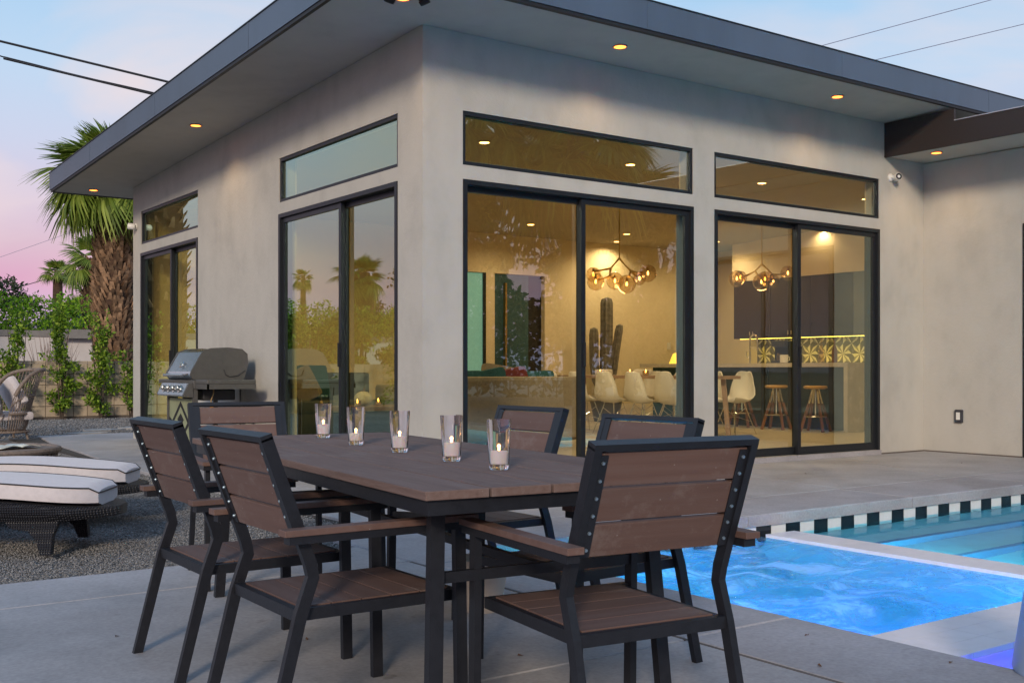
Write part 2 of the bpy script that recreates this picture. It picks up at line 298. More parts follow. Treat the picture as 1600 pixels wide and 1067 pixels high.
# ------------------------------------------------------------------ mesh helpers
class MB:
    def __init__(s): s.v = []; s.f = []; s.mi = []
    def add(s, vs, fs, mi=0):
        o = len(s.v); s.v += [tuple(v) for v in vs]; s.f += [tuple(i+o for i in f) for f in fs]; s.mi += [mi]*len(fs); return s
    def box(s, a, b, mi=0, M4=None, bev=0):
        x0,y0,z0 = a; x1,y1,z1 = b
        if bev:
            bm = bmesh.new(); bmesh.ops.create_cube(bm, size=1, matrix=Matrix.Translation(((x0+x1)/2,(y0+y1)/2,(z0+z1)/2)) @ Matrix.Diagonal((x1-x0,y1-y0,z1-z0,1)))
            bmesh.ops.bevel(bm, geom=bm.edges[:], offset=bev, segments=2, affect='EDGES', profile=.6)
            vs = [v.co.copy() for v in bm.verts]; bm.verts.index_update(); fs = [[v.index for v in f.verts] for f in bm.faces]; bm.free()
        else:
            vs = [Vector(p) for p in ((x0,y0,z0),(x1,y0,z0),(x1,y1,z0),(x0,y1,z0),(x0,y0,z1),(x1,y0,z1),(x1,y1,z1),(x0,y1,z1))]
            fs = [(0,3,2,1),(4,5,6,7),(0,1,5,4),(1,2,6,5),(2,3,7,6),(3,0,4,7)]
        if M4 is not None: vs = [M4 @ v for v in vs]
        return s.add(vs, fs, mi)
    def beam(s, p, q, w, h, up=(0,0,1), mi=0):
        p, q = Vector(p), Vector(q); d = (q-p).normalized(); u = Vector(up); r = d.cross(u)
        if r.length < 1e-4: r = d.cross(Vector((0,1,0)))
        r.normalize(); u = r.cross(d).normalized()
        vs = [c + r*a*w/2 + u*b*h/2 for c in (p, q) for a, b in ((-1,-1),(1,-1),(1,1),(-1,1))]
        return s.add(vs, [(0,1,2,3),(7,6,5,4),(0,4,5,1),(1,5,6,2),(2,6,7,3),(3,7,4,0)], mi)
    def tube(s, pts, r, n=8, mi=0, cap=True, closed=False):
        pts = [Vector(p) for p in pts]; m = len(pts); rs = r if isinstance(r, (list, tuple)) else [r]*m
        rings = []; prev = None
        for i, p in enumerate(pts):
            d = (pts[(i+1) % m]-pts[i-1]) if closed else (pts[min(i+1, m-1)]-pts[max(i-1, 0)])
            d.normalize()
            if prev is None:
                a = d.cross(Vector((0,0,1)));  a = a if a.length > .05 else d.cross(Vector((0,1,0)))
            else: a = prev - d*prev.dot(d)
            a.normalize(); prev = a; b = d.cross(a)
            rings.append([p + (a*math.cos(2*math.pi*k/n)+b*math.sin(2*math.pi*k/n))*rs[i] for k in range(n)])
        vs = [v for ring in rings for v in ring]; fs = []
        for i in range(m if closed else m-1):
            j = (i+1) % m
            for k in range(n): fs.append((i*n+k, i*n+(k+1)%n, j*n+(k+1)%n, j*n+k))
        if cap and not closed: fs.append(tuple(range(n))[::-1]); fs.append(tuple((m-1)*n+k for k in range(n)))
        return s.add(vs, fs, mi)
    def lathe(s, prof, n=24, c=(0,0,0), mi=0, M4=None):
        vs = []; m = len(prof)
        for r, z in prof:
            for k in range(n): vs.append(Vector((c[0]+r*math.cos(2*math.pi*k/n), c[1]+r*math.sin(2*math.pi*k/n), c[2]+z)))
        if M4 is not None: vs = [M4 @ v for v in vs]
        fs = [(i*n+k, i*n+(k+1)%n, (i+1)*n+(k+1)%n, (i+1)*n+k) for i in range(m-1) for k in range(n)]
        if prof[0][0] > 1e-5: fs.append(tuple(range(n))[::-1])
        if prof[-1][0] > 1e-5: fs.append(tuple((m-1)*n+k for k in range(n)))
        return s.add(vs, fs, mi)
    def prism(s, poly, z0, z1, mi=0):
        n = len(poly); vs = [(x,y,z0) for x,y in poly]+[(x,y,z1) for x,y in poly]
        fs = [tuple(range(n))[::-1], tuple(range(n,2*n))]+[(i,(i+1)%n,n+(i+1)%n,n+i) for i in range(n)]
        return s.add(vs, fs, mi)
    def extr(s, prof, fn, ext, mi=0):
        """prof: 2-D outline; fn(u,v,t)->point ; ext=(t0,t1)"""
        n = len(prof); vs = [fn(u,v,ext[0]) for u,v in prof]+[fn(u,v,ext[1]) for u,v in prof]
        fs = [tuple(range(n))[::-1], tuple(range(n,2*n))]+[(i,(i+1)%n,n+(i+1)%n,n+i) for i in range(n)]
        return s.add(vs, fs, mi)
    def grid(s, P2, mi=0, closed_u=False):
        nu = len(P2); nv = len(P2[0]); vs = [p for row in P2 for p in row]
        fs = [(i*nv+j, i*nv+j+1, ((i+1)%nu)*nv+j+1, ((i+1)%nu)*nv+j) for i in range(nu if closed_u else nu-1) for j in range(nv-1)]
        return s.add(vs, fs, mi)
    def mesh(s, name, mats, recalc=True):
        me = bpy.data.meshes.new(name); me.from_pydata([tuple(v) for v in s.v], [], s.f)
        for m in (mats if isinstance(mats, (list, tuple)) else [mats]): me.materials.append(m)
        if any(s.mi): me.polygons.foreach_set('material_index', s.mi)
        if not recalc: return me
        bm = bmesh.new(); bm.from_mesh(me); bmesh.ops.recalc_face_normals(bm, faces=bm.faces[:]); bm.to_mesh(me); bm.free()
        return me
    def build(s, name, mats, parent=None, loc=None, rot=None, smooth=False):
        return place(name, s.mesh(name, mats), parent, loc, rot, smooth)
def place(name, me, parent=None, loc=None, rot=None, smooth=False, scale=None):
    o = bpy.data.objects.new(name, me); COL.objects.link(o)
    if parent: o.parent = parent
    if loc is not None: o.location = loc
    if rot is not None: o.rotation_euler = rot
    if scale is not None: o.scale = scale
    if smooth:
        me.polygons.foreach_set('use_smooth', [True]*len(me.polygons))
        try: me.set_sharp_from_angle(angle=R(40))
        except Exception: pass
    return o
def tag(o, label, cat, group=None):
    o['label'] = label; o['category'] = cat
    if group: o['group'] = group
    return o
def struct(o): o['kind'] = 'structure'; return o
def stuff(o, label=None, cat=None):
    o['kind'] = 'stuff'
    if label: o['label'] = label
    if cat: o['category'] = cat
    return o
def thing(name, label, cat, loc=(0,0,0), rz=0, group=None):
    o = bpy.data.objects.new(name, None); COL.objects.link(o); o.location = loc; o.rotation_euler = (0,0,rz); o.empty_display_size = .1
    return tag(o, label, cat, group)
def copy_tree(o, parent=None):
    c = o.copy(); COL.objects.link(c)
    if parent: c.parent = parent
    for ch in list(o.children): copy_tree(ch, c)
    return c
def lamp(kind, name, energy, color, loc, parent=None, size=.1, rot=None, **kw):
    l = bpy.data.lights.new(name, kind); l.energy = energy; l.color = color
    if kind == 'AREA': l.shape = 'DISK'; l.size = size
    else: l.shadow_soft_size = size
    for k, v in kw.items(): setattr(l, k, v)
    o = bpy.data.objects.new(name, l); COL.objects.link(o); o.location = loc
    if rot: o.rotation_euler = rot
    if parent: o.parent = parent
    return o
def npmesh(name, V, F, mats, mi=None):
    """V (n,3), F (m,k) numpy"""
    me = bpy.data.meshes.new(name); n, (m, k) = len(V), F.shape
    me.vertices.add(n); me.vertices.foreach_set('co', V.astype(np.float32).ravel())
    me.loops.add(m*k); me.loops.foreach_set('vertex_index', F.astype(np.int32).ravel())
    me.polygons.add(m); me.polygons.foreach_set('loop_start', np.arange(0, m*k, k, dtype=np.int32)); me.polygons.foreach_set('loop_total', np.full(m, k, dtype=np.int32))
    for q in (mats if isinstance(mats, (list, tuple)) else [mats]): me.materials.append(q)
    me.update(calc_edges=True); me.validate()
    return me
def holed(us, vs, holes, t, fn, mi=0):
    """wall slab in the u-v plane with rectangular holes, thickness 0..t, fn(u,v,w)->xyz"""
    us = sorted(set(us+[h[0] for h in holes]+[h[1] for h in holes])); vs = sorted(set(vs+[h[2] for h in holes]+[h[3] for h in holes]))
    solid = lambda i, j: 0 <= i < len(us)-1 and 0 <= j < len(vs)-1 and not any(h[0]-1e-6 <= us[i] and us[i+1] <= h[1]+1e-6 and h[2]-1e-6 <= vs[j] and vs[j+1] <= h[3]+1e-6 for h in holes)
    m = MB()
    for i in range(len(us)-1):
        for j in range(len(vs)-1):
            if not solid(i, j): continue
            a, b, c, d = us[i], us[i+1], vs[j], vs[j+1]
            m.add([fn(a,c,0),fn(b,c,0),fn(b,d,0),fn(a,d,0)], [(0,1,2,3)], mi); m.add([fn(a,c,t),fn(b,c,t),fn(b,d,t),fn(a,d,t)], [(3,2,1,0)], mi)
            for (di,dj,p,q) in ((-1,0,(a,c),(a,d)),(1,0,(b,c),(b,d)),(0,-1,(a,c),(b,c)),(0,1,(a,d),(b,d))):
                if not solid(i+di, j+dj): m.add([fn(*p,0),fn(*q,0),fn(*q,t),fn(*p,t)], [(0,1,2,3)], mi)
    return m

# ================================================================== SETTING
PZ = -.06; WZ = -.235
gm_, t, b = newmat('gravel_ground'); g = t.nodes.new('ShaderNodeNewGeometry')
vo = t.nodes.new('ShaderNodeTexVoronoi'); vo.inputs['Scale'].default_value = 38; t.links.new(g.outputs['Position'], vo.inputs[0])
n1 = t.nodes.new('ShaderNodeTexNoise'); n1.inputs['Scale'].default_value = .7; n1.inputs['Detail'].default_value = 6; t.links.new(g.outputs['Position'], n1.inputs[0])
r = ramp(t, [(0, (.11,.10,.095,1)), (.5, (.24,.22,.20,1)), (1, (.40,.375,.35,1))]); sp_ = t.nodes.new('ShaderNodeSeparateColor'); t.links.new(vo.outputs['Color'], sp_.inputs[0]); t.links.new(sp_.outputs[0], r.inputs[0])
m2 = t.nodes.new('ShaderNodeMix'); m2.data_type = 'RGBA'; m2.blend_type = 'MULTIPLY'; m2.inputs[0].default_value = .6; rr = ramp(t, [(.3, (.65,.65,.65,1)), (.7, (1.1,1.08,1.05,1))]); t.links.new(n1.outputs[0], rr.inputs[0])
t.links.new(r.outputs[0], m2.inputs[6]); t.links.new(rr.outputs[0], m2.inputs[7]); t.links.new(m2.outputs[2], b.inputs['Base Color']); b.inputs['Roughness'].default_value = .9
bp = t.nodes.new('ShaderNodeBump'); bp.inputs['Strength'].default_value = .8; bp.inputs['Distance'].default_value = .012; bp.invert = True; t.links.new(vo.outputs['Distance'], bp.inputs['Height']); t.links.new(bp.outputs[0], b.inputs['Normal'])
M['gravel'] = gm_
m = MB()
for x0,x1,y0,y1 in ((-400,-1.6,-400,500),(-1.6,6.8,-2.8,500),(-1.6,6.8,-400,-14.2),(6.8,500,-400,500)):
    m.add([(x0,y0,-.10),(x1,y0,-.10),(x1,y1,-.10),(x0,y1,-.10)], [(0,1,2,3)])
struct(m.build('ground', M['gravel']))

# loose gravel stones over the near bed
def stones(n, x0, x1, y0, y1, smin, smax):
    base = np.array([(1,0,0),(-1,0,0),(0,1,0),(0,-1,0),(0,0,1),(0,0,-1)], float)
    tri = np.array([(0,2,4),(2,1,4),(1,3,4),(3,0,4),(2,0,5),(1,2,5),(3,1,5),(0,3,5)])
    x = rng.uniform(x0,x1,n); y = rng.uniform(y0,y1,n); keep = ~((x > -1.62) & (y < 10.5)); x = x[keep]; y = y[keep]; n = len(x)
    s = rng.uniform(smin,smax,(n,1))*rng.uniform(.6,1.3,(n,3)); s[:,2] *= .65
    V = base[None]*s[:,None,:]*(1+rng.uniform(-.25,.25,(n,6,1))); a = rng.uniform(0,6.28,n); ca, sa = np.cos(a)[:,None], np.sin(a)[:,None]
    X = V[...,0]*ca-V[...,1]*sa; Y = V[...,0]*sa+V[...,1]*ca
    V = np.stack([X+x[:,None], Y+y[:,None], V[...,2]+(-.092+rng.uniform(0,.012,n))[:,None]], -1)
    return V.reshape(-1,3), (tri[None]+6*np.arange(n)[:,None,None]).reshape(-1,3)
V1,F1 = stones(105000,-5.3,-1.6,-2.62,2.0,.0038,.0085); V2,F2 = stones(40000,-4.6,-1.0,2.0,8.5,.006,.012); V3,F3 = stones(9000,-2.6,3.4,10.5,17,.014,.024)
V = np.concatenate([V1,V2,V3]); F = np.concatenate([F1,F2+len(V1),F3+len(V1)+len(V2)])
M['pebble'] = mat('grey_pebbles', (.20,.195,.19), .85, 0, .15, 2, island=.42)
o = place('gravel', npmesh('gravel', V, F, M['pebble'])); stuff(o, 'grey decorative gravel bed beside the concrete patio', 'gravel')

patio = thing('patio', 'grey concrete patio slabs between the house, pool and gravel', 'patio'); patio['kind'] = 'structure'
for k in ('label', 'category'): del patio[k]
m = MB()
for x0,x1,y0,y1 in ((-7.9,-2.1,-11.9,-2.7),(-1.62,7.7,-2.75,-.03),(7.2,7.7,-5,-2.75),(-1.55,-.03,-.03,10.2)): m.box((x0,y0,-.2),(x1,y1,-.082))
m.build('joint_bed', mat('dirty_joint', (.05,.042,.035), .95), patio)
def inset(poly, d):
    c = Vector((sum(p[0] for p in poly)/len(poly), sum(p[1] for p in poly)/len(poly))); n = len(poly); out = []
    for i in range(n):
        p0, p1, p2 = Vector(poly[i-1]), Vector(poly[i]), Vector(poly[(i+1)%n])
        e1 = (p1-p0).normalized(); e2 = (p2-p1).normalized(); n1 = Vector((-e1.y,e1.x)); n2 = Vector((-e2.y,e2.x)); k = n1+n2; k = k/(1+n1.dot(n2))
        out.append(p1+k*d)
    return out
def slab(name, poly, mt, z1=PZ, th=.12, gap=.006, bev=.004, parent=None):
    a = inset(poly, gap); b_ = inset(poly, gap+bev); n = len(poly)
    m = MB(); vs = [(p.x,p.y,z1-th) for p in a]+[(p.x,p.y,z1-bev) for p in a]+[(p.x,p.y,z1) for p in b_]
    fs = [(i,(i+1)%n,n+(i+1)%n,n+i) for i in range(n)]+[(n+i,n+(i+1)%n,2*n+(i+1)%n,2*n+i) for i in range(n)]+[tuple(range(2*n,3*n)), tuple(range(n))[::-1]]
    m.add(vs, fs); return m.build(name, mt, parent)
PS = [[(-1.58,-2.3),(.62,-2.3),(.86,-.02),(-1.58,-.02)], [(.62,-2.3),(3.05,-2.3),(3.44,-.02),(.86,-.02)], [(3.05,-2.3),(4.76,-2.3),(5.97,-.02),(3.44,-.02)],
      [(4.76,-2.3),(7.74,-2.3),(7.74,-.02),(5.97,-.02)], [(7.25,-5),(7.74,-5),(7.74,-2.3),(7.25,-2.3)],
      [(-1.6,2.2),(-1.58,-.02),(-.01,-.02),(-.01,2.2)], [(-1.6,2.2),(-.01,2.2),(-.01,4.3),(-1.58,4.3)], [(-1.58,4.3),(-.01,4.3),(-.01,6.4),(-1.42,6.4)],
      [(-1.42,6.4),(-.01,6.4),(-.01,8.5),(-1.3,8.5)], [(-1.3,8.5),(.6,8.5),(.6,10.45),(-1.08,10.42)],
      [(-4.9,-3.28),(-2.06,-3.28),(-2.06,-2.65),(-4.9,-2.65)], [(-8,-3.28),(-4.9,-3.28),(-4.9,-2.65),(-8,-2.65)],
      [(-4.9,-5.48),(-2.06,-5.48),(-2.06,-3.28),(-4.9,-3.28)], [(-8,-5.48),(-4.9,-5.48),(-4.9,-3.28),(-8,-3.28)],
      [(-4.9,-7.7),(-2.06,-7.7),(-2.06,-5.48),(-4.9,-5.48)], [(-8,-7.7),(-4.9,-7.7),(-4.9,-5.48),(-8,-5.48)],
      [(-4.9,-12),(-2.06,-12),(-2.06,-7.7),(-4.9,-7.7)], [(-8,-12),(-4.9,-12),(-4.9,-7.7),(-8,-7.7)]]
for p in PS:
    ar = sum(p[i][0]*p[(i+1)%len(p)][1]-p[(i+1)%len(p)][0]*p[i][1] for i in range(len(p)))
    slab('slab', p if ar > 0 else p[::-1], M['concrete'], parent=patio)
# dark expansion strip beside the pool coping with a broken bit
m = MB(); m.box((-2.068,-11,-.075),(-2.052,-3.3,PZ+.001)); m.build('expansion_strip', M['mortar'], patio)

for i,(x,y,rx,ry) in enumerate(((-.2,10.85,.34,.2),(.3,11.7,.36,.22),(1.05,12.1,.34,.22))):
    m = MB(); n = 14; a0 = rng.uniform(.85,1.15,n)
    poly = [(math.cos(2*math.pi*k/n)*rx*a0[k], math.sin(2*math.pi*k/n)*ry*a0[k]) for k in range(n)]; m.prism(poly, -.11, -.055)
    tag(m.build('stepping_stone', M['stone'], loc=(x,y,0)), ['pale flat stepping stone nearest the end of the concrete path','pale flat stepping stone in gravel just behind the nearest one','pale stepping stone in gravel partly behind the house corner'][i], 'stone', 'stepping stones in the gravel')

# ------------------------------------------------------------------ pool
pool = thing('pool', '', ''); pool['kind'] = 'structure'
for k in ('label','category'): del pool[k]
X0, Y1, Y0, X1 = -1.43, -3.04, -14, 6.6
m = MB()   # basin shell
def q(m, pts, mi=0): m.add(pts, [tuple(range(len(pts)))], mi)
q(m, [(X0,Y0,-1.35),(X1,Y0,-1.35),(X1,Y1,-1.35),(X0,Y1,-1.35)]); zt = -.156
q(m, [(X0,Y0,-1.35),(X0,Y1,-1.35),(X0,Y1,zt),(X0,Y0,zt)]); q(m, [(X0,Y1,-1.35),(X1,Y1,-1.35),(X1,Y1,zt),(X0,Y1,zt)])
q(m, [(X1,Y1,-1.35),(X1,Y0,-1.35),(X1,Y0,zt),(X1,Y1,zt)]); q(m, [(X1,Y0,-1.35),(X0,Y0,-1.35),(X0,Y0,zt),(X1,Y0,zt)])
m.build('basin', M['plaster'], pool)
M['steptrim'] = mat('blue_step_tile', (.07,.36,.62), .3, 0, .1, 14)
for (a,b_,z) in ((-3.62,Y1,-.46),(-4.12,-3.62,-.72),(-4.6,-4.12,-.98)):
    m = MB(); m.box((1.43,a+.06,-1.34),(X1-.01,b_-.001,z)); m.box((1.43,a,-1.34),(X1-.01,a+.06,z+.004),1); m.build('step', [M['plaster'],M['steptrim']], pool)
# white partition walls, capped with large pale tiles
def cap_wall(x0,x1,y0,y1,along):
    m = MB(); m.box((x0+.004,y0+.004,-1.34),(x1-.004,y1-.004,-.235)); m.build('partition_wall', M['poolwhite'], pool)
    n = max(1, round(((x1-x0) if along == 'x' else (y1-y0))/.31))
    rows = 3 if along == 'x' else 1
    for i in range(n):
        for k in range(rows):
            if along == 'x': a = (x0+(x1-x0)*i/n, x0+(x1-x0)*(i+1)/n, y0+(y1-y0)*k/rows, y0+(y1-y0)*(k+1)/rows)
            else: a = (x0,x1,y0+(y1-y0)*i/n,y0+(y1-y0)*(i+1)/n)
            m = MB(); m.box((a[0]+.001,a[2]+.001,-.232),(a[1]-.001,a[3]-.001,-.205)); m.build('tile', M['poolwhite'], pool)
cap_wall(1.1,1.42,-5.5,-3.115,'y'); cap_wall(X0+.002,1.42,-5.95,-5.5,'x')
tw = .1662; i0 = math.floor((X0-1.4)/tw)
tms = {}
for c_ in ('tilewhite','tileblack'):
    m = MB(); m.box((.002,0,-.40),(tw-.002,.012,-.152)); tms[c_] = m.mesh('tile', M[c_])
for i in range(i0+1, 32):
    place('tile', tms['tilewhite' if i % 2 == 0 else 'tileblack'], pool, (1.234+tw*i, Y1-.014, 0))
m = MB(); m.box((X0,-3.12,-.40),(X0+.012,-3.13,-.15)); 
for k in range(30):
    place('tile', tms['tileblack' if k % 2 else 'tilewhite'], pool, (X0+.002, -3.3-tw*k, 0), (0,0,-math.pi/2))
# coping stones
for k in range(4):
    a = -2.06 if k == 0 else .95+2.03*(k-1)-.0; b_ = .95+2.03*k
    slab('coping_stone', [(a,-3.085),(b_,-3.085),(b_,-2.3),(a,-2.3)], M['coping'], th=.088, gap=.004, bev=.008, parent=pool) if k else slab('coping_stone', [(-1.40,-3.085),(.95,-3.085),(.95,-2.3),(-1.40,-2.3)], M['coping'], th=.088, gap=.004, bev=.008, parent=pool)
slab('coping_stone', [(6.62,-14),(7.25,-14),(7.25,-2.3),(7.04,-2.3),(7.04,-3.085),(6.62,-3.085)], M['coping'], th=.088, gap=.004, bev=.008, parent=pool)
ys = [-2.3,-3.43,-5.46,-7.5,-9.55,-11.6,-14]
for a,b_ in zip(ys[1:], ys[:-1]): slab('coping_stone', [(-2.05,a),(-1.40,a),(-1.40,b_),(-2.05,b_)], M['coping'], th=.088, gap=.004, bev=.008, parent=pool)
m = MB(); m.box((-2.04,-14,-.3),(X0-.002,Y1,-.149)); m.box((-2.04,Y1+.002,-.3),(6.9,-2.31,-.1495)); m.build('coping_bed', M['mortar'], pool)
# water
m = MB(); q(m, [(1.421,Y0,WZ),(X1,Y0,WZ),(X1,Y1-.014,WZ),(1.421,Y1-.014,WZ)]); q(m, [(X0,Y0,WZ),(1.421,Y0,WZ),(1.421,-5.951,WZ),(X0,-5.951,WZ)])
struct(place('pool_water', m.mesh('pool_water', M['water'], False)))
nx, ny = 110, 100; gx = np.linspace(X0, 1.1, nx); gy = np.linspace(-5.5, Y1-.014, ny); GX, GY = np.meshgrid(gx, gy, indexing='ij')
H = np.zeros_like(GX)
for k in range(40):
    a = rng.uniform(0, 6.28); f_ = rng.uniform(4, 26); H += np.sin(f_*(GX*math.cos(a)+GY*math.sin(a))+rng.uniform(0, 6.28))/f_
edge = np.minimum.reduce([GX-X0, 1.1-GX, GY+5.5, Y1-.014-GY]); H = H*.032*np.clip(edge/.25, 0, 1)
V = np.stack([GX, GY, H-.228], -1).reshape(-1, 3); I = np.arange(nx*ny).reshape(nx, ny); F = np.stack([I[:-1,:-1], I[1:,:-1], I[1:,1:], I[:-1,1:]], -1).reshape(-1, 4)
me = npmesh('spa_water', V, F, M['spawater']); struct(place('spa_water', me, smooth=True))
# pool lights (lit lamps under water)
UL = [((-1.28,-3.40,-.75),(.02,.80,.70),15),((-1.28,-5.1,-.75),(.003,.10,1.0),19),((-.3,-5.35,-.85),(.004,.14,1.0),10),((.8,-5.35,-.85),(.02,.52,.85),5),((-1.28,-4.3,-.75),(.01,.42,.92),5),
      ((1.56,-4.3,-.60),(.04,.80,.92),26),((1.56,-5.8,-.80),(.02,.62,1.0),42),((4.6,-6.8,-.8),(.05,.76,.95),100),((-1.28,-6.5,-.5),(.13,.05,1.0),55)]
for i,(p,c_,e) in enumerate(UL):
    m = MB(); m.lathe([(0,-.03),(.07,-.02),(.08,0),(.07,.03),(0,.04)], 12); 
    ob = m.build('pool_lamp', emis('pool_lamp_glow', c_, 3), pool, (p[0],p[1],-1.32)); lamp('POINT', 'pool_light', e, c_, (0,0,p[2]+1.32), ob, .12)

# ================================================================== HOUSE
house = thing('house', 'modern pale stucco house with flat dark-edged roof and tall glass doors lit from inside', 'house')
sof = lambda y: 4.19-.035*y
fnX = lambda u,v,w: (u, w, v)      # wall in X-Z plane, thickness +Y
fnY = lambda u,v,w: (w, u, v)      # wall in Y-Z plane, thickness +X
T = .20
FH = [(.44,3.47,-.06,2.815),(.44,3.47,2.95,3.46),(3.80,6.80,-.06,2.815),(3.80,6.80,2.95,3.46)]
holed([T,8.2],[-.2,4.186],FH,T,fnX).build('wall', M['stucco'], house)
m = holed([.0,8.83],[-.2,3.46],[(.46,3.22,-.06,2.815),(.46,3.22,2.95,3.4601),(5.91,8.43,-.06,2.815),(5.91,8.43,2.95,3.4601)],T,fnY)
# sloping strip above the transoms
m.add([(0,0,3.46),(0,8.83,3.46),(0,8.83,sof(8.83)-.004),(0,0,4.186),(T,0,3.46),(T,8.83,3.46),(T,8.83,sof(8.83)-.004),(T,0,4.186)], [(0,1,2,3),(7,6,5,4),(0,4,5,1),(1,5,6,2),(3,7,4,0)])
m.build('wall', M['stucco'], house)
m = MB(); m.box((T,8.63,-.2),(20,8.83,3.86)); m.build('wall', M['stucco'], house)
# return wall to the right (faces the pool)
holed([-4.6,-.001],[-.2,3.75],[(-3.9,-1.38,-.06,2.82)],T,lambda u,v,w:(7.75+w,u,v)).build('wall', M['stucco'], house)
m = MB(); m.box((7.96,-4.6,-.2),(20,-4.4,3.7)); m.build('wall', M['stucco'], house)
# concrete sill strip under the sliding doors, dark gap at the foot of the wall
m = MB()
for a,b_ in ((.44,3.47),(3.80,6.80)): m.box((a+.002,-.035,-.12),(b_-.002,T-.01,-.003))
m.build('door_sill', M['coping'], house)
m = MB(); m.box((6.82,-.012,-.075),(7.74,-.002,-.045)); m.box((7.738,-1.37,-.075),(7.748,-.012,-.045)); m.build('foot_joint', M['mortar'], house)
# roof slab with metal fascia
def roofslab(x0,x1,y0,y1,zlo,zhi):
    return [(x0,y0,zlo(y0)),(x1,y0,zlo(y0)),(x1,y1,zlo(y1)),(x0,y1,zlo(y1)),(x0,y0,zhi(y0)),(x1,y0,zhi(y0)),(x1,y1,zhi(y1)),(x0,y1,zhi(y1))]
BF = [(0,3,2,1),(4,5,6,7),(0,1,5,4),(1,2,6,5),(2,3,7,6),(3,0,4,7)]
m = MB(); m.add(roofslab(-.98,20,-.91,9.74,sof,lambda y: sof(y)+.05), BF); m.build('soffit', M['soffit'], house)
m = MB(); m.add(roofslab(-.97,20,-.90,9.73,lambda y: sof(y)+.06,lambda y: sof(y)+.27), BF); m.build('roof', M['fascia'], house)
m = MB(); lo = lambda y: sof(y)+.022; hi = lambda y: sof(y)+.295
m.add(roofslab(-1.03,20,-.96,-.93,lo,hi), BF); m.add(roofslab(-1.03,-1.0,-.93,9.79,lo,hi), BF); m.add(roofslab(-1.0,20,9.76,9.79,lo,hi), BF); m.build('fascia', M['fascia'], house)
m = MB(); lo = lambda y: sof(y)-.012; hi = lambda y: sof(y)+.022
m.add(roofslab(-1.02,20,-.95,-.912,lo,hi), BF); m.add(roofslab(-1.02,-.982,-.912,9.742,lo,hi), BF); m.add(roofslab(-.982,20,9.742,9.78,lo,hi), BF); m.build('drip_edge', M['drip'], house)
m = MB(); lo = lambda y: sof(y)+.295; hi = lambda y: sof(y)+.305
m.add(roofslab(-1.04,20,-.97,-.88,lo,hi), BF); m.add(roofslab(-1.04,-.95,-.88,9.8,lo,hi), BF); m.build('roof_edge_trim', M['frame'], house)
for k in range(6):      # lap joints in the metal fascia
    x = 1.9+2.9*k; m = MB(); m.box((x,-.9625,sof(-.96)+.024),(x+.035,-.9602,sof(-.96)+.293)); m.build('fascia_joint', M['fascia'], house)
for k in range(3):
    y = 1.6+2.9*k; m = MB(); m.box((-1.0325,y,sof(y)+.024),(-1.0302,y+.035,sof(y)+.292)); m.build('fascia_joint', M['fascia'], house)
# lower canopy on the right with its brown beam
m = MB(); m.box((6.9,-.985,3.745),(6.94,-.003,4.183)); m.box((6.9,-5.2,3.745),(6.94,-.985,4.035)); m.build('canopy_beam', M['beam'], house)
m = MB(); m.box((6.942,-5.2,3.76),(20,-.003,3.80)); m.build('canopy_soffit', M['soffit'], house)
m = MB(); m.box((6.942,-5.2,3.802),(20,-.99,4.02)); m.build('canopy_roof', M['nwall'], house)
m = MB(); m.box((6.89,-5.2,4.036),(6.98,-.99,4.046)); m.build('flashing', mat('pale_flashing', (.55,.52,.56), .4, .4), house)

def frame_box(m, a, b, c, d, w, y0, y1, fn, mi=0):
    """rectangular frame bars in u-v plane"""
    for (u0,u1,v0,v1) in ((a,b,d-w,d),(a,b,c,c+w),(a,a+w,c+w,d-w),(b-w,b,c+w,d-w)):
        vs = [fn(u,v,t_) for t_ in (y0,y1) for u,v in ((u0,v0),(u1,v0),(u1,v1),(u0,v1))]
        m.add(vs, [(0,1,2,3),(7,6,5,4),(0,4,5,1),(1,5,6,2),(2,6,7,3),(3,7,4,0)], mi)
def glass_box(a, b, c, d, y, fn, mt, parent):
    m = MB(); vs = [fn(u,v,t_) for t_ in (y,y+.006) for u,v in ((a,c),(b,c),(b,d),(a,d))]
    m.add(vs, [(0,1,2,3),(7,6,5,4),(0,4,5,1),(1,5,6,2),(2,6,7,3),(3,7,4,0)]); return m.build('pane', mt, parent)
def transom(a,b,c,d,fn,gl):
    m = MB(); frame_box(m,a+.001,b-.001,c+.001,d-.001,.035,.012,.075,fn); f = m.build('window', M['frame'], house)
    glass_box(a+.034,b-.034,c+.034,d-.034,.04,fn,gl,f)
    m = MB(); frame_box(m,a+.037,b-.037,c+.037,d-.037,.014,.052,.060,fn); m.build('glazing_bead', M['ncap'], f)
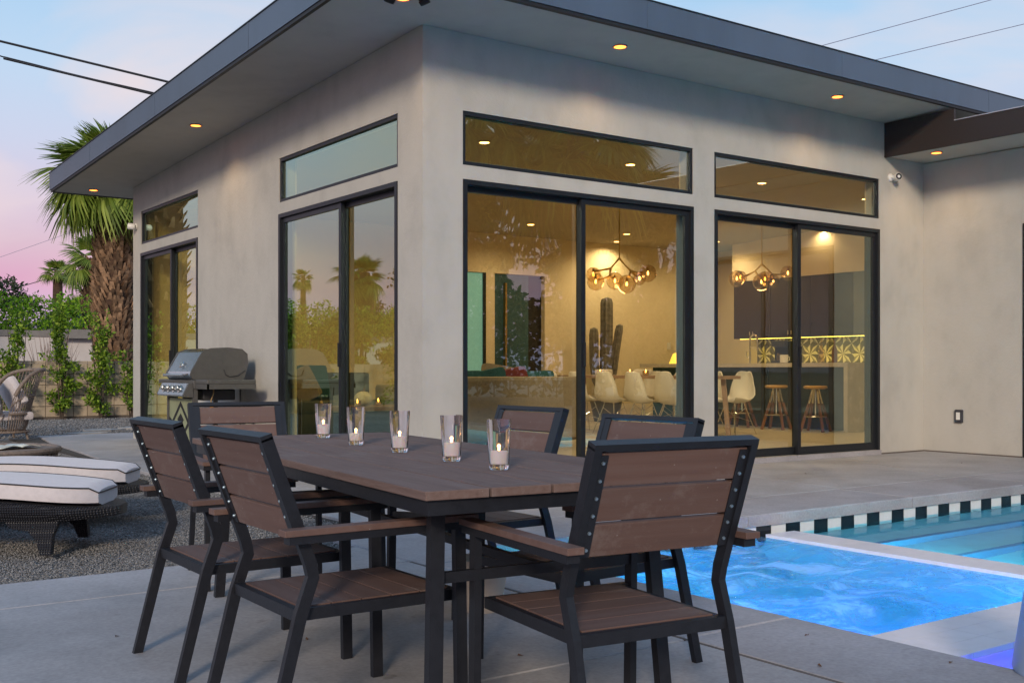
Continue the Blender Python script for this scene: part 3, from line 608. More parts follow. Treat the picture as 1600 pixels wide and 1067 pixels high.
def slider(a,b,mid,fn,gl,bot=0.0,top=2.814,wide=.11,deepside='b'):
    m = MB(); frame_box(m,a+.001,b-.001,bot-.055,top,.045,-.012,.14,fn); f = m.build('sliding_door', M['frame'], house)
    h0, h1 = bot-.008, top-.047
    for k,(u0,u1,y) in enumerate(((a+.048,mid+.035,.078),(mid-.035,b-.048,.02))):
        m = MB(); frame_box(m,u0,u1,h0,h1,.055,y,y+.045,fn)
        vs = [fn(u,v,t_) for t_ in (y+.002,y+.043) for u,v in ((u0+.055,h0+.055),(u1-.055,h0+.055),(u1-.055,h0+.10),(u0+.055,h0+.10))]
        m.add(vs, [(0,1,2,3),(7,6,5,4),(0,4,5,1),(1,5,6,2),(2,6,7,3),(3,7,4,0)]); m.build('sash', M['frame'], f)
        glass_box(u0+.054,u1-.054,h0+.099,h1-.054,y+.018,fn,gl,f)
    # extra nested rails on one jamb + head track
    m = MB(); 
    for k in range(3):
        u = (b-.075-.028*k) if deepside == 'b' else (a+.06+.028*k)
        vs = [fn(uu,v,t_) for t_ in (.08,.11+.01*k) for uu,v in ((u,h0),(u+.014,h0),(u+.014,h1),(u,h1))]
        m.add(vs, [(0,1,2,3),(7,6,5,4),(0,4,5,1),(1,5,6,2),(2,6,7,3),(3,7,4,0)])
    m.build('track', M['frame'], f)
    m = MB(); u = mid; vs = [fn(uu,v,t_) for t_ in (.0,.02) for uu,v in ((u-.01,1.05),(u+.01,1.05),(u+.01,1.3),(u-.01,1.3))]
    m.add(vs, [(0,1,2,3),(7,6,5,4),(0,4,5,1),(1,5,6,2),(2,6,7,3),(3,7,4,0)]); m.build('handle', M['drip'], f)
    return f
transom(.44,3.47,2.95,3.46,fnX,M['glass']); transom(3.80,6.80,2.95,3.46,fnX,M['glass'])
transom(.46,3.22,2.95,3.46,fnY,M['glass_west']); transom(5.91,8.43,2.95,3.46,fnY,M['glass_west'])
slider(.44,3.47,1.93,fnX,M['glass']); slider(3.80,6.80,5.28,fnX,M['glass'])
slider(.46,3.22,1.72,fnY,M['glass_west'],deepside='a'); slider(5.91,8.43,7.10,fnY,M['glass_west'],deepside='b')
slider(-3.9,-1.38,-2.6,lambda u,v,w:(7.75+w,u,v),M['glass'])

# ------------------------------------------------------------------ inside shell
ceil = lambda y: 3.90-.035*y
m = MB(); m.box((.005,.005,-.1),(20,8.62,-.002)); struct(m.build('floor', M['infloor']))
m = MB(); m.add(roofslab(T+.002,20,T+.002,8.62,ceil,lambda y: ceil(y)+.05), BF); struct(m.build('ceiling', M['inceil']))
# back wall with door openings, kitchen wall, inner faces
KX = 12.6
holed([T,KX+.2],[0,3.9],[(5.95,6.50,.0,2.86),(6.70,7.90,0,2.86)],.12,lambda u,v,w:(u,8.5+w,v)).build('interior_wall', M['inwall'], house)
m = MB(); m.box((KX,.21,0),(KX+.15,8.49,3.9)); m.build('interior_wall', M['inwall'], house)
holed([T+.003,8.49],[0,3.9],[(.46,3.22,-.06,2.815),(.46,3.22,2.95,3.46),(5.91,8.43,-.06,2.815),(5.91,8.43,2.95,3.46)],.02,lambda u,v,w:(T+.002+w,u,v)).build('interior_wall', M['inwall'], house)
holed([.23,KX],[0,3.9],FH,.02,lambda u,v,w:(u,T+.002+w,v)).build('interior_wall', M['inwall'], house)
# dark sheet painting the shade behind the teal door, pale green frosted side light
m = MB(); m.box((5.9,8.615,0),(8.0,8.625,2.9)); m.build('doorway_shade_sheet', M['dark'], house)
d = MB(); d.box((6.71,8.53,.01),(7.52,8.58,2.85)); d = d.build('door', M['teal'], house); m = MB(); m.box((6.92,8.46,.35),(6.96,8.53,2.68)); m.build('handle', M['brass'], d)
m = MB(); m.box((5.96,8.54,.0),(6.49,8.56,2.85)); w_ = m.build('side_window', emis('frosted_glass_dusk_glow', (.16,.36,.32), .55), house); m = MB(); m.box((6.44,8.5,0),(6.5,8.53,2.86)); m.build('frame', M['frame'], w_)  # pane emits by itself, standing in for dusk light through frosted glass
m = MB(); m.box((11.5,8.44,0),(12.35,8.498,2.82)); m.build('door', M['teal'], house)
m = MB(); m.box((11.2,8.47,1.45),(11.28,8.498,1.6)); m.build('wall_switch', M['white'], house)
# kitchen: bulkhead, upper cabinets, backsplash, counter
m = MB(); m.box((KX-.62,.3,2.86),(KX-.002,7.35,3.88)); m.build('bulkhead', M['inwall'], house)
for k in range(7):
    y1 = 7.3-1.0*k; m = MB(); m.box((KX-.62,y1-.99,1.66),(KX-.01,y1,2.855)); c_ = m.build('wall_cabinet', M['cabinet'] if k < 3 else M['cabgrey'], house)
    m = MB(); m.box((KX-.645,y1-.55,1.72),(KX-.62,y1-.53,1.80)); m.box((KX-.645,y1-.47,1.72),(KX-.62,y1-.45,1.80)); m.build('handle', M['chrome'], c_)
m = MB(); m.box((KX-.70,.3,0),(KX-.01,7.3,1.08)); m.build('base_cabinet', M['cabgrey'], house)
m = MB(); m.box((KX-.74,.28,1.082),(KX-.012,7.32,1.13)); m.build('worktop', M['cream'], house)
# star-pattern backsplash tiles: eight facets each, three tones
M['tA'] = mat('glazed_white', (.62,.58,.50), .25); M['tB'] = mat('glazed_grey', (.20,.19,.17), .25); M['tC'] = mat('glazed_black', (.09,.085,.08), .25)
ts = .40; m = MB(); c0 = (0,ts/2,ts/2); pts = [(0,0,0),(0,ts/2,0),(0,ts,0),(0,ts,ts/2),(0,ts,ts),(0,ts/2,ts),(0,0,ts),(0,0,ts/2)]
for k in range(8):
    a, b_ = pts[k], pts[(k+1)%8]
    corner = a if k % 2 == 0 else b_; mid_ = b_ if k % 2 == 0 else a
    e = (0, (corner[1]+c0[1]*1.0+mid_[1]*.9)/2.9, (corner[2]+c0[2]+mid_[2]*.9)/2.9)
    m.add([(-.004,c0[1],c0[2]),corner,e], [(0,1,2)], 0 if k % 2 else 1); m.add([corner,mid_,e], [(0,1,2)], 2); m.add([(-.004,c0[1],c0[2]),e,mid_], [(0,1,2)], 2 if k%2 else 0)
m.box((.001,.002,.002),(.008,ts-.002,ts-.002),1)
tme = m.mesh('tile', [M['tA'],M['tB'],M['tC']])
for i in range(17):
    for j in range(2): place('tile', tme, house, (KX-.012, 7.2-ts*(i+1), 1.132+ts*j))
m = MB(); m.box((KX-.55,.5,1.652),(KX-.5,7.2,1.659)); ul = m.build('under_cabinet_light', emis('under_cabinet_glow', (1,.75,.12), 5), house)
lamp('AREA', 'under_cabinet_lamp', 26, (1,.78,.14), (KX-.42,3.8,1.645), ul, .1).data.shape = 'RECTANGLE'
bpy.data.lights['under_cabinet_lamp'].size = .08; bpy.data.lights['under_cabinet_lamp'].size_y = 6.6

# ================================================================== LAMPS ON HOUSE
def downlight(x, y, z, label, inside, energy):
    o = thing('ceiling_light', label, 'light', (x, y, z-.001), 0, 'recessed ceiling lights indoors' if inside else 'recessed lights under the eaves')
    m = MB(); m.lathe([(.058,-.001),(.075,-.001),(.078,-.006),(.072,-.010),(.058,-.006)], 20); m.build('trim_ring', M['white'] if inside else M['trim'], o, smooth=True)
    m = MB(); m.lathe([(0,-.0075),(.059,-.0075)], 20); m.build('lens', M['lampglow_in'] if inside else M['lampglow'], o)
    lamp('SPOT', 'downlight_lamp', energy, (1,.77,.46) if inside else (1,.66,.34), (0,0,-.018), o, .008, spot_size=R(160 if inside else 120), spot_blend=.8)
    return o
for x,y,z,lb in ((-.5,4.58,sof(4.58),'lit round soffit light above the gap between the two left wall glass doors'),(-.48,9.30,sof(9.3),'lit round soffit light at the far left end of the eaves'),
                 (1.97,-.49,sof(-.49),'lit round soffit light above the left front transom window'),(5.34,-.48,sof(-.48),'lit round soffit light above the right front transom window'),
                 (-.48,-.47,sof(-.47),'lit round soffit light at the outer roof corner between two flood lamps'),(7.22,-.54,3.76,'lit round light under the lower brown-edged canopy')):
    downlight(x,y,z,lb,False,15.0)
IN = [(2.37,2.48,'first from left, behind the left front transom'),(4.80,2.52,'behind the right half of the left front transom'),(7.39,2.48,'behind the left half of the right front transom'),(9.94,2.52,'behind the right end of the right front transom'),
      (4.50,5.04,'just under the top rail of the left front door'),(9.49,5.04,'high over the island at the left edge of the right door'),(11.88,4.98,'near the kitchen bulkhead in the right door'),
      (6.62,7.24,'before the back wall above the teal door'),(8.95,7.26,'right of the first chandelier rod near the back wall'),(11.31,7.16,'at the far back corner beside the kitchen'),(9.45,8.12,'closest to the back wall above the cactus'),
      (2.0,5.04,'over the grey sofa behind the left wall door'),(1.9,7.2,'near the back left corner behind the small left door')]
for x,y,lb in IN: downlight(x,y,ceil(y),'glowing indoor ceiling light '+lb, True, 18 if x > 11.5 else 78)

def flood(x,y,rz,lb):
    o = thing('flood_lamp', lb, 'lamp', (x,y,sof(y)), rz, 'flood lamps at the roof corner'); o.scale = (.6,.6,.6)
    m = MB(); m.lathe([(0,-.03),(.05,-.03),(.055,0)], 16); m.build('base', M['frame'], o, smooth=True)
    m = MB(); m.tube([(0,0,-.03),(.03,0,-.06),(.06,0,-.08)], .014, 8); m.build('arm', M['frame'], o)
    Mx = Matrix.Translation((.07,0,-.085)) @ Euler((0,R(60),0)).to_matrix().to_4x4()
    m = MB(); m.lathe([(0,-.05),(.035,-.05),(.045,-.02),(.058,.05),(.062,.09),(.055,.09),(.0,.06)], 18, M4=Mx); m.build('lamp_head', M['frame'], o, smooth=True)
flood(-.56,-.50,R(150),'black flood lamp on the roof corner soffit, left of the lit light'); flood(-.38,-.56,R(-50),'black flood lamp on the roof corner soffit, right of the lit light')
def seccam(loc, rz, lb):
    o = thing('security_camera', lb, 'camera', loc, rz, 'security cameras on the walls')
    m = MB(); m.lathe([(.05,0),(.05,.015),(.03,.03),(0,.03)], 18, M4=Euler((R(90),0,0)).to_matrix().to_4x4()); m.build('mount', M['white'], o, smooth=True)
    m = MB(); m.tube([(0,-.03,0),(0,-.06,-.005)], .018, 8); m.build('neck', M['white'], o)
    Mx = Matrix.Translation((.03,-.085,-.005)) @ Euler((R(85),0,R(-28))).to_matrix().to_4x4()
    m = MB(); m.lathe([(0,-.06),(.035,-.055),(.048,-.03),(.05,.04),(.045,.05)], 18, M4=Mx); m.build('housing', M['white'], o, smooth=True)
    m = MB(); m.lathe([(.045,.049),(.038,.052),(.0,.048)], 18, M4=Mx); m.build('lens', M['drip'], o)
seccam((7.02,-.002,3.50), 0, 'small white security camera on the wall under the brown canopy beam')
seccam((-.002,8.66,3.25), R(-90), 'small dark-lensed camera on the far left corner of the house')
o = thing('outlet_box', 'dark weatherproof outlet cover low on the right-hand wall', 'outlet', (7.748,-.53,.42), 0)
m = MB(); m.box((-.035,-.055,-.085),(0,.055,.085), bev=.012); m.build('cover', M['plate'], o)
m = MB(); m.box((-.042,-.026,-.045),(-.034,.026,.05)); m.build('socket_plate', M['white'], o)

# ================================================================== INDOOR FURNITURE
YAW = -math.atan2(.5828,.8126)
def chandelier(loc, zc, globes, joints, lb):
    o = thing('chandelier', lb, 'chandelier', (loc[0],loc[1],zc), YAW, 'bubble-glass chandeliers')
    K = .0106; m = MB(); H0 = ceil(loc[1])-zc
    m.lathe([(0,H0-.03),(.06,H0-.03),(.06,H0)], 16); m.build('canopy', M['brass'], o, smooth=True)
    m = MB(); m.tube([(0,0,H0-.02),(0,0,0)], .011, 8); m.build('rod', M['brass'], o)
    for j,(pts) in enumerate(joints):
        m = MB(); m.tube([(p[0]*K, p[2], -p[1]*K) for p in pts], [.020]+[.012]*(len(pts)-2)+[.018], 8); m.build('branch', M['brass'], o, smooth=True)
    for gx_,gz_,gy_,gr in globes:
        gr *= 1.22
        c_ = (gx_*K, gy_, -gz_*K)
        m = MB(); n = 10; m.lathe([(gr*math.sin(math.pi*k/n), -gr*math.cos(math.pi*k/n)) for k in range(n+1)], 20); g_ = m.build('globe', M['smoke'], o, c_, smooth=True)
        m = MB(); m.lathe([(0,-.03),(.012,-.02),(.017,0),(.012,.03),(0,.045)], 10); m.build('bulb', M['bulb'], g_, smooth=True)
        m = MB(); m.lathe([(0,.05),(.018,.05),(.022,.10),(.0,.115)], 10); m.build('socket', M['brass'], g_, smooth=True)
    lamp('POINT', 'chandelier_lamp', 12, (1,.55,.22), (0,0,-.55), o, .15)
J1 = [[(0,0,0),(-7,8,0),(-14,16,0)],[(-14,16,0),(-27,18,.05),(-39,20,.1)],[(-14,16,0),(-15,28,0)],[(-15,28,0),(-27,33,-.05),(-36,37,-.1)],[(-15,28,0),(-9,31,.1)],[(0,0,0),(9,11,0),(18,20,.0)],[(18,20,0),(14,30,-.1)],[(18,20,0),(30,22,.08),(38,22,.1)],[(18,20,0),(28,28,.1)]]
G1 = [(-40,25,.12,.105),(-38,38,-.12,.12),(-6,35,.12,.12),(10,42,-.14,.125),(46,23,.12,.12),(33,31,.16,.09)]
chandelier((6.85,5.08),2.87,G1,J1,'brass branching chandelier with smoky globes seen through the left front door')
J2 = [[(0,0,0),(-12,12,0),(-23,18,0)],[(-23,18,0),(-33,22,.1)],[(-23,18,0),(-38,24,-.1)],[(0,0,0),(10,9,0),(18,18,.0)],[(18,18,0),(10,22,-.1)],[(18,18,0),(22,26,.1)],[(18,18,0),(30,18,0),(42,16,.05)],[(-12,12,0),(-4,28,-.1)]]
G2 = [(-46,26,-.12,.125),(-35,22,.12,.10),(-4,32,-.14,.13),(8,25,.12,.12),(23,28,.14,.10),(47,15,.08,.115)]
chandelier((10.3,5.05),2.96,G2,J2,'brass branching chandelier with smoky globes seen through the right front door')

# dining table and moulded shell chairs
o = thing('dining_table', 'long pale wood indoor dining table set with candles behind the glass doors', 'table', (7.08,4.95,0))
m = MB()
for k in range(4): 
    m = MB(); m.box((-.42+.21*k+.002,-1.95,.875),(-.42+.21*(k+1)-.002,1.95,.925)); m.build('board', M['oak'], o)
for x in (-.3,.3):
    for y in (-1.7,1.7): m = MB(); m.beam((x,y,.875),(x*1.15,y*1.04,0),.07,.07); m.build('leg', M['oak'], o)
def shell_chair(lb):
    o = thing('shell_chair', lb, 'chair', (0,0,0), 0, 'white moulded shell chairs round the indoor table')
    prof = [(.27,.515,.23),(.24,.545,.25),(.12,.53,.265),(-.03,.50,.27),(-.14,.51,.275),(-.21,.57,.275),(-.245,.67,.262),(-.27,.79,.235),(-.29,.90,.195),(-.30,.97,.14),(-.305,.985,.08)]
    rows = []
    for i,(y,z,w_) in enumerate(prof):
        row = []
        for k in range(9):
            u = -1+k/4; back = min(1, max(0, (i-3)/4)); e = abs(u)**2.4
            row.append(Vector((u*w_, y+back*.10*e, z+(1-back)*.055*e*(1 if i > 0 else .3)+.03*e*(1 if 3 < i < 7 else 0))))
        rows.append(row)
    m = MB(); m.grid(rows); me = m.mesh('shell', M['white'])
    s = place('shell', me, o, smooth=True); md = s.modifiers.new('thickness', 'SOLIDIFY'); md.thickness = .012
    m = MB()
    for x in (-1,1):
        for y in (-1,1): m.tube([(x*.24,y*.235+.0,.0),(x*.13,y*.12,.40),(x*.10,y*.10,.50)], .008, 6)
    lg = m.build('leg_frame', M['chrome'], o)
    m = MB(); 
    for a,b_ in (((-.19,-.18,.2),(.13,.12,.42)),((.19,-.18,.2),(-.13,.12,.42)),((-.19,.18,.2),(.13,-.12,.42)),((.19,.18,.2),(-.13,-.12,.42))): m.tube([a,(0,0,.28),b_], .006, 6)
    m.build('brace', M['chrome'], o)
    return o
sc0 = shell_chair('')
NL = [(6.38,3.30,'nearest the right jamb'),(6.40,4.0,'second from the right jamb'),(6.36,4.66,'third from the right jamb'),(6.38,5.38,'nearest the centre post'),(6.38,6.1,'hidden mostly behind the centre post')]
first = True
for x,y,lb in NL:
    c_ = sc0 if first else copy_tree(sc0); first = False
    c_.location = (x,y,0); c_.rotation_euler = (0,0,R(-90+random.uniform(-6,6))); c_['label'] = 'white shell chair backing the left front door, '+lb
for x,y,lb in ((7.82,3.42,'white shell chair on wire legs at the table end, seen through the right door'),(7.86,4.1,'white shell chair just left of the fully visible one in the right door'),(7.86,4.85,'white shell chair on the far side of the table, its back above the middle candles'),(7.86,5.6,'white shell chair on the far side of the table beside the cactus')):
    c_ = copy_tree(sc0); c_.location = (x,y,0); c_.rotation_euler = (0,0,R(90+random.uniform(-6,6))); c_['label'] = lb
def tealight(x,y,z,lb,grp):
    o = thing('candle_cup', lb, 'candle', (x,y,z), 0, grp)
    m = MB(); m.lathe([(.03,0),(.05,.02),(.052,.08),(.047,.08),(.045,.02),(0,.012)], 14); m.build('cup', M['smoke'], o, smooth=True)
    m = MB(); m.lathe([(0,.014),(.036,.014),(.036,.04),(0,.04)], 12); m.build('wax', M['wax'], o)
    m = MB(); m.lathe([(0,.042),(.012,.055),(.009,.075),(0,.10)], 8); m.build('flame', M['flame'], o, smooth=True)
TL = [(7.0,6.3,'leftmost'),(7.0,5.75,'second from left'),(7.1,5.1,'in the middle left'),(6.95,4.55,'in the middle right'),(7.1,3.9,'second from right'),(7.0,3.35,'rightmost')]
for x,y,lb in TL: tealight(x,y,.926,'lit amber candle cup on the indoor table, '+lb,'candle cups on the indoor table')
for i,(x,y,lb) in enumerate(((7.25,5.95,'left of the middle'),(7.25,4.95,'near the table middle'),(7.25,3.75,'near the right door jamb'))):
    m = MB(); m.box((-.13,-.10,0),(.13,.10,.10), bev=.03); tag(m.build('serving_bowl', M['white'], loc=(x,y,.926)), 'white square serving bowl on the indoor table, '+lb, 'bowl', 'white bowls on the indoor table')

# sculptural cactus
o = thing('cactus', 'tall grey-brown columnar cactus standing behind the indoor dining table', 'cactus', (8.93,7.85,0))
def column(path, r, nm='arm'):
    n = 18; rings = []; P_ = [Vector(p) for p in path]; m = MB()
    for i,p in enumerate(P_):
        rr_ = r*(1 if i < len(P_)-2 else (.8 if i == len(P_)-2 else .15)); rings.append([p+Vector((math.cos(2*math.pi*k/n)*rr_*(1.12 if k % 2 else .86), math.sin(2*math.pi*k/n)*rr_*(1.12 if k % 2 else .86), 0)) for k in range(n)])
    m.grid([list(x_)+[x_[0]] for x_ in rings]); m.build(nm, M['cactus'], o)
column([(0,0,.2),(0,0,1.0),(.02,0,1.8),(.02,0,2.34),(.02,0,2.42),(.02,0,2.45)], .115, 'stem')
column([(-.05,0,.5),(-.2,.05,.8),(-.26,.05,1.1),(-.27,.05,1.7),(-.27,.05,1.82),(-.27,.05,1.85)], .085)
column([(.05,0,.6),(.18,0,.95),(.26,0,1.4),(.32,-.02,1.8),(.34,-.02,1.9),(.345,-.02,1.93)], .075)
column([(-.02,-.1,.4),(-.12,-.15,.8),(-.13,-.15,1.15),(-.13,-.15,1.3),(-.13,-.15,1.34)], .07)
column([(.02,.1,.4),(.12,.15,.8),(.14,.15,1.3),(.15,.15,1.42),(.15,.15,1.46)], .07)
m = MB(); m.lathe([(0,0),(.24,0),(.32,.4),(.29,.4),(.27,.34),(0,.34)], 24); m.build('pot', M['grillgrey'], o, smooth=True)

# island, tap, coffee machine, bottles, stools
o = thing('kitchen_island', 'pale stone waterfall kitchen island with dark recessed front panel', 'island', (0,0,0))
m = MB(); m.box((9.6,2.70,1.065),(11.0,7.6,1.135)); m.build('worktop', M['cream'], o); m = MB(); m.box((9.6,2.62,0),(11.0,2.698,1.135)); m.build('waterfall_end', M['cream'], o)
for k in range(5): m = MB(); m.box((9.95,2.70+.98*k+.002,.0),(10.9,2.70+.98*(k+1)-.002,1.063)); m.build('panel', M['island'] if k < 4 else M['teal'], o)
m = MB(); m.box((9.93,4.6,.92),(9.949,4.72,1.02)); m.build('socket', M['frame'], o)
o = thing('tap', 'tall gooseneck spring tap on the kitchen island', 'tap', (10.2,5.25,1.135), R(-100))
m = MB(); m.tube([(0,0,0),(0,0,.42)]+[(.11-.11*math.cos(R(a)),0,.42+.11*math.sin(R(a))) for a in range(20,181,20)]+[(.22,0,.34),(.22,0,.24)], .017, 10); m.build('spout', M['chrome'], o, smooth=True)
m = MB(); m.tube([(0,0,.30),(.2,0,.30)], .01, 8); m.build('holder', M['chrome'], o); m = MB(); m.tube([(0,0,.10),(-.08,0,.12),(-.10,0,.22)], .012, 8); m.build('lever', M['chrome'], o)
o = thing('coffee_machine', 'black coffee machine on the island in front of the patterned tiles', 'coffee machine', (10.35,4.62,1.135))
m = MB(); m.box((-.12,-.17,0),(.12,.17,.05), bev=.01); m.build('base', M['frame'], o); m = MB(); m.box((-.02,-.16,.05),(.12,.16,.40), bev=.02); m.build('body', M['frame'], o)
m = MB(); m.box((-.12,-.15,.30),(-.02,.15,.41), bev=.015); m.build('brew_head', M['grilldark'], o); m = MB(); m.lathe([(0,.0),(.05,0),(.06,.08),(.045,.13),(0,.13)], 14, c=(-.06,0,.05)); m.build('jug', M['smoke'], o, smooth=True)
o = thing('mug', 'pale mug on the island right beside the coffee machine', 'mug', (10.1,4.36,1.135))
m = MB(); m.lathe([(0,.01),(.07,.01),(.075,.15),(.066,.15),(.062,.02),(0,.02)], 18); m.build('cup', M['white'], o, smooth=True); m = MB(); m.tube([(0,-.07,.12),(0,-.12,.11),(0,-.12,.05),(0,-.07,.04)], .008, 6); m.build('handle', M['white'], o)
for x,y,lb,mt_ in ((10.3,3.70,'clear glass bottle on the island before the tiles',M['smoke']),(10.3,3.42,'brown glass bottle on the island before the tiles',M['walnut'])):
    m = MB(); m.lathe([(0,0),(.045,0),(.048,.02),(.048,.22),(.018,.30),(.016,.40),(.02,.405),(.02,.42),(0,.42)], 16); tag(m.build('bottle', mt_, loc=(x,y,1.135), smooth=True), lb, 'bottle')
o = thing('table_lamp', 'small glowing yellow lamp beyond the dining candles', 'lamp', (10.2,7.2,1.135))
m = MB(); m.lathe([(.14,0),(.06,.2),(0,.22)], 20); m.build('lamp_shade', emis('yellow_shade', (1,.70,.10), 1.0), o, smooth=True); m = MB(); m.lathe([(0,-.0),(.05,.0),(.05,.01),(0,.01)], 12); m.build('base', M['brass'], o)
def stool(lb, x, y):
    o = thing('bar_stool', lb, 'stool', (x,y,0), R(20), 'wooden tripod-leg bar stools at the island')
    m = MB(); m.lathe([(0,.70),(.15,.70),(.19,.715),(.195,.74),(.17,.755),(0,.745)], 24); m.build('seat', mat('honey_seat', (.45,.25,.05), .35, 0, .1, 6), o, smooth=True)
    for k in range(4):
        a = R(45+90*k); c_, s_ = math.cos(a), math.sin(a)
        m = MB(); m.beam((c_*.27,s_*.27,0),(c_*.115,s_*.115,.46),.04,.04); l_ = m.build('leg', M['walnut'], o)
        m = MB(); m.beam((c_*.115,s_*.115,.46),(c_*.05,s_*.05,.70),.035,.02); m.build('bracket', M['chrome'], l_)
    m = MB(); m.tube([(math.cos(R(a))*.2,math.sin(R(a))*.2,.25) for a in range(0,360,20)], .01, 6, closed=True); m.build('foot_ring', M['chrome'], o)
    m = MB(); m.tube([(0,0,.25),(0,0,.7)], .014, 8); m.build('column', M['chrome'], o)
stool('bar stool left of the right door centre post',9.42,3.95); stool('bar stool right of the right door centre post',9.42,3.12); stool('bar stool half hidden behind the white shell chair',9.5,4.8)

# sofas and coffee table
def cushion(m, a, b_, bev=.05): m.box(a, b_, bev=bev)
o = thing('sofa', 'long tan sofa with its back to the left front door', 'sofa', (0,0,0))
m = MB(); cushion(m,(2.35,2.95,.06),(4.25,3.95,.42)); m.build('base', M['sofatan'], o); m = MB(); cushion(m,(2.35,2.85,.10),(4.25,3.10,.93)); m.build('backrest', M['sofatan'], o)
for k in range(2): m = MB(); cushion(m,(2.40+.9*k,3.12,.42),(3.28+.9*k,3.95,.57)); m.build('seat_cushion', M['sofatan'], o)
m = MB(); cushion(m,(4.0,3.1,.4),(4.26,3.95,.72)); m.build('armrest', M['sofatan'], o)
for x,mt_,lb,c1 in ((2.62,'tealcloth','teal throw pillow at the left end of the tan sofa',0),(3.0,'tealcloth','teal throw pillow beside the maroon one on the tan sofa',.02),(3.35,'maroon','maroon throw pillow on the tan sofa',.03),(3.80,'tealcloth','teal throw pillow at the right on the tan sofa',.0),(3.25,'sofatan','beige throw pillow behind the maroon one on the tan sofa',.08)):
    m = MB(); m.box((-.26,-.07,-.22),(.26,.07,.22), bev=.065); o2 = m.build('throw_pillow', M[mt_], loc=(x,3.25+(.18 if mt_=='sofatan' else 0),.79+c1), rot=(R(-14),R(random.uniform(-12,12)),0), smooth=True); tag(o2, lb, 'pillow', 'throw pillows on the tan sofa')
o = thing('sofa', 'dark grey sofa seen through the left wall glass door', 'sofa', (0,0,0))
m = MB(); cushion(m,(1.0,5.15,.06),(3.3,6.1,.42)); m.build('base', M['sofagrey'], o); m = MB(); cushion(m,(1.0,5.85,.2),(2.6,6.15,.98)); m.build('backrest', M['sofagrey'], o)
for k in range(2): m = MB(); cushion(m,(1.05+1.0*k,5.15,.42),(2.04+1.0*k,5.85,.58)); m.build('seat_cushion', M['sofagrey'], o)
m = MB(); cushion(m,(2.7,5.1,.2),(3.5,5.9,.80)); m.build('armrest', M['sofatan'], o)
m = MB(); m.box((-.25,-.07,-.25),(.25,.07,.25), bev=.06); tag(m.build('throw_pillow', M['tealcloth'], loc=(1.62,5.75,.84), rot=(R(-15),0,R(8)), smooth=True), 'dark teal throw pillow on the grey sofa', 'pillow')
m = MB(); m.box((-.24,-.06,-.24),(.24,.06,.24), bev=.055); tag(m.build('throw_pillow', M['sofatan'], loc=(1.40,5.60,.80), rot=(R(-18),R(-20),R(20)), smooth=True), 'ochre throw pillow leaning beside the dark teal one on the grey sofa', 'pillow')
o = thing('coffee_table', 'low dark coffee table before the grey sofa indoors', 'table', (1.85,4.55,0))
m = MB(); m.box((-.55,-.40,.48),(.75,.40,.53)); m.build('table_top', M['walnut'], o)
for x in (-.5,.7):
    for y in (-.35,.35): m = MB(); m.beam((x,y,0),(x,y,.48),.05,.05); m.build('leg', M['walnut'], o)
o = thing('pumpkin', 'small pale pumpkin ornament on the indoor coffee table', 'ornament', (1.83,4.6,.53))
m = MB(); n = 20; rows = [[Vector((math.sin(math.pi*i/8)*.125*(1+.06*math.cos(5*2*math.pi*k/n))*math.cos(2*math.pi*k/n), math.sin(math.pi*i/8)*.125*(1+.06*math.cos(5*2*math.pi*k/n))*math.sin(2*math.pi*k/n), .10-.10*math.cos(math.pi*i/8))) for k in range(n+1)] for i in range(9)]
m.grid(rows); m.build('body', M['cream'], o, smooth=True); m = MB(); m.tube([(0,0,.19),(.01,0,.24)], .012, 6); m.build('stalk', M['walnut'], o)
tealight(1.62,4.38,.53,'lit amber candle cup left of the pumpkin','candle cups beside the pumpkin'); tealight(2.12,4.72,.53,'lit amber candle cup right of the pumpkin','candle cups beside the pumpkin')

# ================================================================== OUTDOOR DINING SET
TA, TD = Vector((-3.65,-6.09)), Vector((-3.36,-3.43)); td = (TD-TA).normalized(); tr_ = Vector((td.y,-td.x)); TLn, TW = (TD-TA).length, 1.02
tz = math.atan2(-td.x, td.y)
tbl = thing('dining_table', 'outdoor dining table with brown plank top and black metal frame', 'table', (TA.x,TA.y,PZ), tz)
for k in range(5):
    w_ = TW/5; m = MB(); m.box((w_*k+.004,0,.724),(w_*(k+1)-.004,TLn,.750), bev=.003); m.build('plank', M['deckwood2'], tbl)
m = MB(); ins = .02
for a,b_ in (((ins,ins,.680),(TW-ins,ins+.03,.7235)),((ins,TLn-ins-.03,.680),(TW-ins,TLn-ins,.7235)),((ins,ins+.03,.680),(ins+.03,TLn-ins-.03,.7235)),((TW-ins-.03,ins+.03,.680),(TW-ins,TLn-ins-.03,.7235)),((ins+.03,TLn*.5-.02,.69),(TW-ins-.03,TLn*.5+.02,.7235))): m.box(a,b_)
m.build('apron', M['chairmetal'], tbl)
for y in (.20, TLn-.20):
    s_ = -1 if y < 1 else 1
    for x in (.13, TW-.13): m = MB(); m.beam((x,y,.680),(x+(-.035 if x < .5 else .035),y+s_*.05,0),.045,.032,up=(0,1,0)); m.build('leg', M['chairmetal'], tbl)
    m = MB(); m.box((.12,y-.012,.455),(TW-.12,y+.012,.487)); m.build('crossbar', M['chairmetal'], tbl)
m = MB(); m.beam((TW*.33,.5,.68),(TW*.40,.62,.56),.05,.05); m.beam((TW*.40,.62,.57),(TW*.55,1.5,.47),.022,.045); m.build('folding_brace', M['chairmetal'], tbl)
m = MB(); m.beam((TW*.5,.22,.465),(TW*.5,TLn-.22,.470),.028,.028); m.build('stretcher', M['chairmetal'], tbl)

